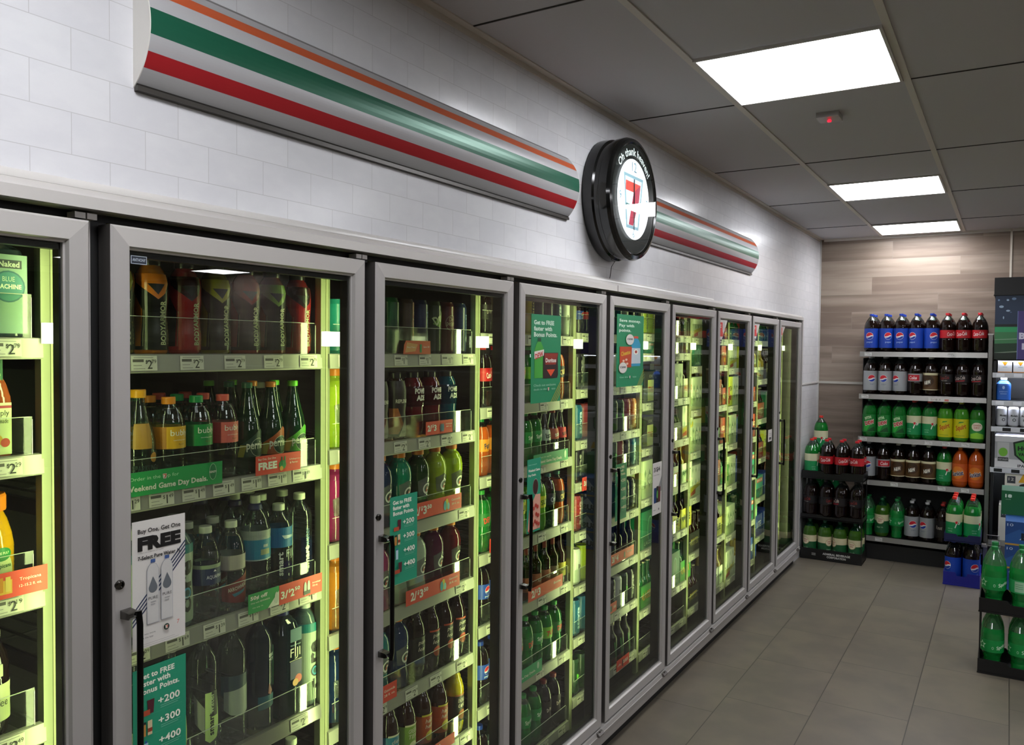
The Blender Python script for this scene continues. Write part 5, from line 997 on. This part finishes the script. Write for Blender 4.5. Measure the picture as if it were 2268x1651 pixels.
for k, (z, keys) in enumerate(((.0105, ['l_ging']*4), (.3525, ['l_zero', 'l_zero', 'l_cokez', 'l_dcoke']), (.6945, ['l_7up', 'l_coke', 'l_coke', 'l_coke']))):
    kk = ['bottom', 'middle', 'top'][k]
    for r in range(2):
        for i, key in enumerate(keys):
            if k == 1 and i == 3: key = 'l_zero'
            o = put(key, AX0+.063+.1195*i, AY0+.064+.118*r, z, [-.5, .9, -.9, -.35, .8, -.1, .35, -.6][i+4*(k == 2)] if r == 0 else random.uniform(-1, 1), D2[key]+', %s in %s row of %s corner tray' % (NTH[i], ('front', 'rear')[r], kk), 'two liter bottles stacked in the corner trays')
tray(.015, 7.352, .270, 7.60, 0, .53, TB, 'tall black crate behind the corner tray stack', notch=False)
MB
cb_ = MB().box(.018, 7.356, .50, .267, 7.596, .535, TB); o = cb_.build('crate_lid'); tag(o, 'black crate lid under rear lemon-lime bottles in the corner', 'lid')
for i in range(2): put('l_7up', .082+.12*i, 7.42, .5355, .4-.5*i, 'two liter lemon-lime soda standing %s on the rear crate' % ('closest to the white wall', 'farther from white wall')[i], 'two liter bottles on the rear crate')
o = MB().box(.018, 7.36, .8555, .267, 7.48, .862, TB).build('divider_sheet'); tag(o, 'black divider sheet under the highest lemon-lime bottle', 'divider')
put('l_7up', .098, 7.42, .8625, -.2, 'two liter lemon-lime soda standing highest in the corner by the wall', None, 1.03)
BLU = mat('#1a1f8c', .4); BLN = mat('#141c48', .45)
PX0, PX1, PY0, PY1 = 1.097, 1.338, 6.89, 7.25
tray(PX0, PY0, PX1, PY1, 0, .100, BLU, 'bright blue plastic bottle shell on the floor before gondola', nx=2)
tray(PX0, PY0, PX1, PY1, .330, .060, BLN, 'navy plastic bottle shell stacked above blue label colas', posts=None)
for r in range(3):
    for i in range(2):
        put('l_pepsi', PX0+.061+.119*i, PY0+.064+.116*r, .0105, (-.75, .55)[i] if r == 0 else random.uniform(-1, 1), 'two liter blue label cola, %s bottle in %s row of floor shell' % (('inner', 'outer')[i], NTH[r]), 'two liter colas in the blue floor shell', 1.)
        put('l_7up', PX0+.061+.119*i, PY0+.064+.116*r, .3405, (-.15, .6)[i] if r == 0 else random.uniform(-1, 1), 'two liter lemon-lime soda, %s bottle in %s row of navy shell' % (('inner', 'outer')[i], NTH[r]), 'two liter lemon-lime sodas in the navy shell', 1.)
SX0, SX1, SY0, SY1 = 1.376, 1.775, 5.08, 5.34
tray(SX0, SY0, SX1, SY1, 0, .080, TB, 'lower black tray of the green bottle stack in the foreground aisle', nx=3)
tray(SX0, SY0, SX1, SY1, .338, .078, TB, 'upper black tray of the green bottle stack in the foreground aisle', nx=3, posts=.30)
for k, z in enumerate((.0105, .3485)):
    for r in range(2):
        for i in range(3):
            key = 'l_sprite_back' if (k == 1 and i == 1 and r == 0) else 'l_sprite'
            put(key, SX0+.067+.130*i, SY0+.066+.124*r, z+.004, (.05, -.2, .3)[i] if r == 0 else random.uniform(-1, 1), D2[key].replace('two liter ', 'large ')+', %s in %s row of %s aisle tray' % (NTH[i], ('front', 'rear')[r], ('lower', 'upper')[k]), 'large green bottles in the aisle trays', 1.05 if k else 1.)
# ------------------------------------------------------------------ beer display at the right
b = empty('beer_display', (1.8, 7.5, 0), 'tall black open display cabinet with football picture at right edge', 'display cabinet')
def bb(name, mb, p=b): o = mb.build(name, p); o.location = (-1.8, -7.5, 0); return o
X0, X1, YD = 1.383, 2.25, 7.27
m = MB(); m.box(X0, YD+.02, 0, X0+.02, 7.73, 2.33, BLACK); m.box(X1-.02, YD+.02, 0, X1, 7.73, 2.33, BLACK); m.box(X0, 7.70, 0, X1, 7.73, 2.33, BLACK); m.box(X0, YD+.02, 0, X1, 7.70, .10, BLACK); m.box(X0, YD+.02, 1.695, X1, 7.70, 1.705, BLACK)
m.box(X0-.012, YD+.006, 2.196, X1, YD+.02, 2.206, DARK)
bb('cabinet', m)
bb('header', MB().box(X0-.008, YD, 2.20, X1+.01, 7.73, 2.335, mat('#101011', .5)))
p = MB(); p.box(X0, YD+.012, 1.705, X1, YD+.02, 2.197, BLACK)
sk = [K(c, .5) for c in ('#26364e', '#232c38', '#31415a')]; rnd = random.Random(4)
ops = [('r', 0, 0, .86, .49, sk[0]), ('r', 0, .20, .86, .27, K('#121512')), ('r', 0, 0, .86, .24, K('#1c3a24')), ('p', [(0, .21), (.86, .20), (.86, .25), (0, .25)], K('#2f9a60')), ('p', [(0, .12), (.86, .15), (.86, .21), (0, .21)], K('#3c7a4c')), ('p', [(0, .150), (.5, .168), (.5, .176), (0, .154)], K('#8aa890')), ('p', [(0, .045), (.4, .075), (.4, .088), (0, .052)], K('#7a8a78')), ('r', 0, 0, .86, .05, K('#18241a'))]
for i in range(46):
    q = rnd.random(); ops.append(('c', rnd.random()*.8+.02, .29+rnd.random()*.18, .004+.012*q, K(rnd.choice(('#6a84a8', '#4c6484', '#9cb4cc', '#384c66'))), .003+.008*rnd.random()))
ops += [('r', .148, .0, .86, .37, K('#4a3c78')), ('p', [(.148, .37), (.148, 0), (.152, 0), (.152, .37)], K('#6f7fb8')), T('BE', .20, .18, .08, .05, '#d8d4e8', b=.05), T('LEGENDARY', .40, .10, .44, .05, '#d8d4e8', b=.05)]
art(p, ops, (X0+.001, YD+.012, 1.706), (1, 0, 0), (0, 0, 1), (0, -1, 0), .00012); bb('picture_panel', p)
LW = mat('#ffffff', .4, emit='#dfe8ff', es=2.2)
DZ = [1.604, 1.388, 1.186, .868, .30]
for k, z in enumerate(DZ):
    s = MB(); s.box(X0+.02, YD+.03, z-.012, X1-.02, 7.69, z, DARK); so = bb('shelf', s)
    r = MB(); r.box(X0-.006, YD+.015, z-.040, X1-.004, YD+.030, z-.002, RAILW if k == 4 else mat('#c9cbd0', .4))
    for i in range(6):
        r.box(X0+.02+.115*i+(.05 if k in (2,) else 0), YD+.0135, z-.034, X0+.075+.115*i+(.05 if k in (2,) else 0), YD+.0148, z-.008, BLACK if k in (2, 3) or (k == 0 and i > 1) else mat('#eceef4', .5))
    r.build('price_rail', so)
    MB().box(X0+.03, YD+.05, z-.018, X1-.03, YD+.062, z-.0125, mat('#ffffff', .4, emit='#e6ecff', es=150)).build('shelf_light', so)
bb('shelf_light', MB().box(X0+.03, YD+.022, 1.688, X1-.03, YD+.030, 1.694, mat('#ffffff', .4, emit='#e6ecff', es=16)))
pack('v_yel', 'drink_carton', 'carton', .094, .094, .098, '#dfe2e4', [('p', [(-.030, .097), (.030, .097), (0, .050)], K('#c8860c')), T('V', 0, .082, .014, .016, '#3a1a08', b=.03), ('r', -.047, 0, .047, .006, K('#d88a3a')), ('r', -.015, .04, .015, .045, K('#a8b8c0'))])
pack('v_red', 'drink_carton', 'carton', .094, .094, .098, '#e4e4e4', [('p', [(-.030, .097), (.030, .097), (0, .050)], K('#b01c2c')), ('r', -.047, 0, .047, .006, K('#b8b8b8')), ('c', -.012, .03, .006, K('#4a4a4a'))])
for i, k_ in enumerate(('v_yel', 'v_yel', 'v_red', 'v_red', 'v_yel', 'v_red')): put(k_, X0+.075+.102*i, YD+.085, 1.6045, 0, 'white carton with %s triangle, %s along the display top shelf' % ('yellow' if k_ == 'v_yel' else 'red', NTH[i]), 'white cartons on the display top shelf')
def pouch(key, c, c2):
    prod(key, 'wine_pouch', 'pouch', '', [(0, .0), (.040, 0), (.046, .004), (.046, .105), (.044, .118), (.030, .136), (.017, .143), (.017, .165), (0, .165)], K(c, .4), .046, K('#e8ece8', .4), .021, .022, sq=4, flat=.0465, ops=[T('BAREFOOT', 0, .062, .050, .008, c2), ('c', 0, .092, .008, K(c2), .012), ('r', -.02, .045, .02, .048, K(c2))])
pouch('po_b', '#2a62b8', '#a8c8f0'); pouch('po_t', '#129a8c', '#a8e8d8')
for i, k_ in ((0, 'po_b'), (2, 'po_t'), (4, 'po_b'), (6, 'po_t')): put(k_, X0+.070+.095*i, YD+.085, 1.3885, 0, '%s white-capped pouch, %s gap along display second shelf' % ('blue' if k_ == 'po_b' else 'teal', NTH[i]), 'pouches on the display second shelf', 1.08)
tcan('c_mod', '#b9bcc0', [T('Modelo', .0, .085, .050, .016, '#1c1c1c', b=.05), ('c', 0, .052, .012, K('#3a3a3a')), ('c', 0, .052, .007, K('#b9bcc0'))], h=.150, R=.036)
for i in range(9): put('c_mod', X0+.062+.0785*i, YD+.075, 1.1865, .4-.25*(i % 3), 'silver beer can with dark lettering, %s along display third shelf' % NTH[i], 'silver cans on the display third shelf')
pack('ipa', 'beer_box', 'box', .41, .26, .245, '#c4c5c6', [('r', -.205, .04, .205, .20, K('#9a9c9e')), ('p', [(-.205, .0), (.205, 0), (.205, .06), (-.205, .07)], K('#d0d0d0')), ('r', -.188, .045, -.110, .195, K('#b4b6b6')), ('c', -.149, .12, .030, K('#6fae3a'), .034), ('r', -.184, .05, -.114, .080, K('#3a3c3c')), T('HOP VALLEY', -.149, .065, .062, .012, '#c8c8c8'), ('p', [(-.085, .20), (.0, .228), (.085, .20), (.080, .10), (.0, .03), (-.075, .10)], K('#16241a')), ('p', [(-.072, .19), (.0, .214), (.072, .19), (.066, .105), (.0, .045), (-.062, .105)], K('#3f8a34')), T('HOP', -.004, .155, .10, .036, '#10180f', b=.05), T('VALLEY', .0, .110, .10, .026, '#10180f', b=.05), T('IPA', -.030, .020, .045, .022, '#1c1c1c', b=.02)])
for i in range(2): put('ipa', X0+.228+.415*i, YD+.16, .8685, 0, 'silver beer box with green hop badge, %s on display fourth shelf' % ('nearest gondola', 'farther right'.replace('right', 'along'))[i], 'silver beer boxes on the display fourth shelf')
pack('coro', 'beer_box', 'box', .40, .26, .27, '#d6d2c4', [('r', -.185, .18, -.130, .235, K('#3a3c42')), T('12', -.158, .212, .034, .022, '#d6d2c4'), ('p', [(-.08, .255), (.02, .255), (.05, .19), (-.11, .19)], K('#d8a41c')), ('c', -.03, .165, .075, K('#26211a'), .022), T('Corona', .0, .115, .20, .045, '#2a2a30', b=.03)])
for i in range(2): put('coro', X0+.260+.405*i, YD+.16, .3005+.0, 0, 'cream beer box, %s on the lowest display shelf' % ('partly behind the green box', 'beyond the green box')[i], 'cream beer boxes on the lowest display shelf')
for i in range(2): put('coro', X0+.295+.405*i, YD+.16, .571, 0, 'cream beer box with yellow bottle print, %s of the upper pair' % ('nearer', 'farther')[i], 'cream beer boxes stacked upper')
# floor stack of beer boxes in front of the display
pack('busch', 'beer_box', 'box', .40, .26, .158, '#23508c', [('p', [(-.2, .06), (-.12, .11), (-.08, .09), (-.02, .15), (.06, .09), (.12, .12), (.2, .07), (.2, .158), (-.2, .158)], K('#1a3f78')), ('p', [(-.12, .04), (-.02, .145), (.02, .11), (.12, .04)], K('#b8c4cc')), T('BUSCH', .01, .062, .24, .05, '#0f1a2c', b=.06), T('10', -.172, .135, .034, .018, '#b8c8dc'), ('r', -.2, 0, .2, .012, K('#a8843a'))])
pack('grn18', 'beer_box', 'box', .42, .27, .165, '#0d4a28', [('r', -.21, 0, .21, .165, K('#0f5630')), T('18', -.168, .130, .040, .024, '#c8d8c8', b=.05), T('pack', -.168, .106, .030, .008, '#a8c0a8')])
bxn = ('lowest', 'second lowest', 'second highest', 'highest blue')
for i in range(4): put('busch', 1.490+.20, 6.3+.13, .0005+.1585*i-(0), 0, 'blue mountain-print beer box, %s in stack behind green bottles' % bxn[i], 'blue beer boxes in the floor stack')
put('grn18', 1.462+.21, 6.55+.135, .6350, 0, 'deep green eighteen pack beer box on top of blue boxes')
for i in range(4): put('busch', 1.490+.20, 6.57+.13, .0005+.1585*i, 0, 'blue mountain-print beer box, %s in rear stack under green box' % bxn[i], 'blue beer boxes in the rear floor stack')
r = MB(); r.tube([(1.35, 7.30, .255), (1.35, 7.26, .255), (1.46, 7.26, .255), (1.46, 7.30, .255)], .006, STEEL); r.tube([(1.37, 7.255, .255), (1.37, 7.255, .34), (1.45, 7.255, .34), (1.45, 7.255, .255)], .003, STEEL)
r.box(1.335, 7.25, .240, 1.375, 7.30, .262, ALU_L); o = r.build('wire_bumper'); tag(o, 'small steel wire rail bracket between gondola and display', 'bracket')

# ------------------------------------------------------------------ light and colour
sc = bpy.context.scene
wd = bpy.data.worlds.new('world'); sc.world = wd; wd.use_nodes = True
wd.node_tree.nodes['Background'].inputs[0].default_value = (.55, .58, .62, 1); wd.node_tree.nodes['Background'].inputs[1].default_value = .02
sc.view_settings.view_transform = 'Standard'; sc.view_settings.look = 'None'; sc.view_settings.exposure = EXPO; sc.view_settings.gamma = 1.0
sc.cycles.transparent_max_bounces = 24; sc.cycles.max_bounces = 8; sc.cycles.caustics_reflective = False; sc.cycles.caustics_refractive = False
sc.cycles.sample_clamp_indirect = 6
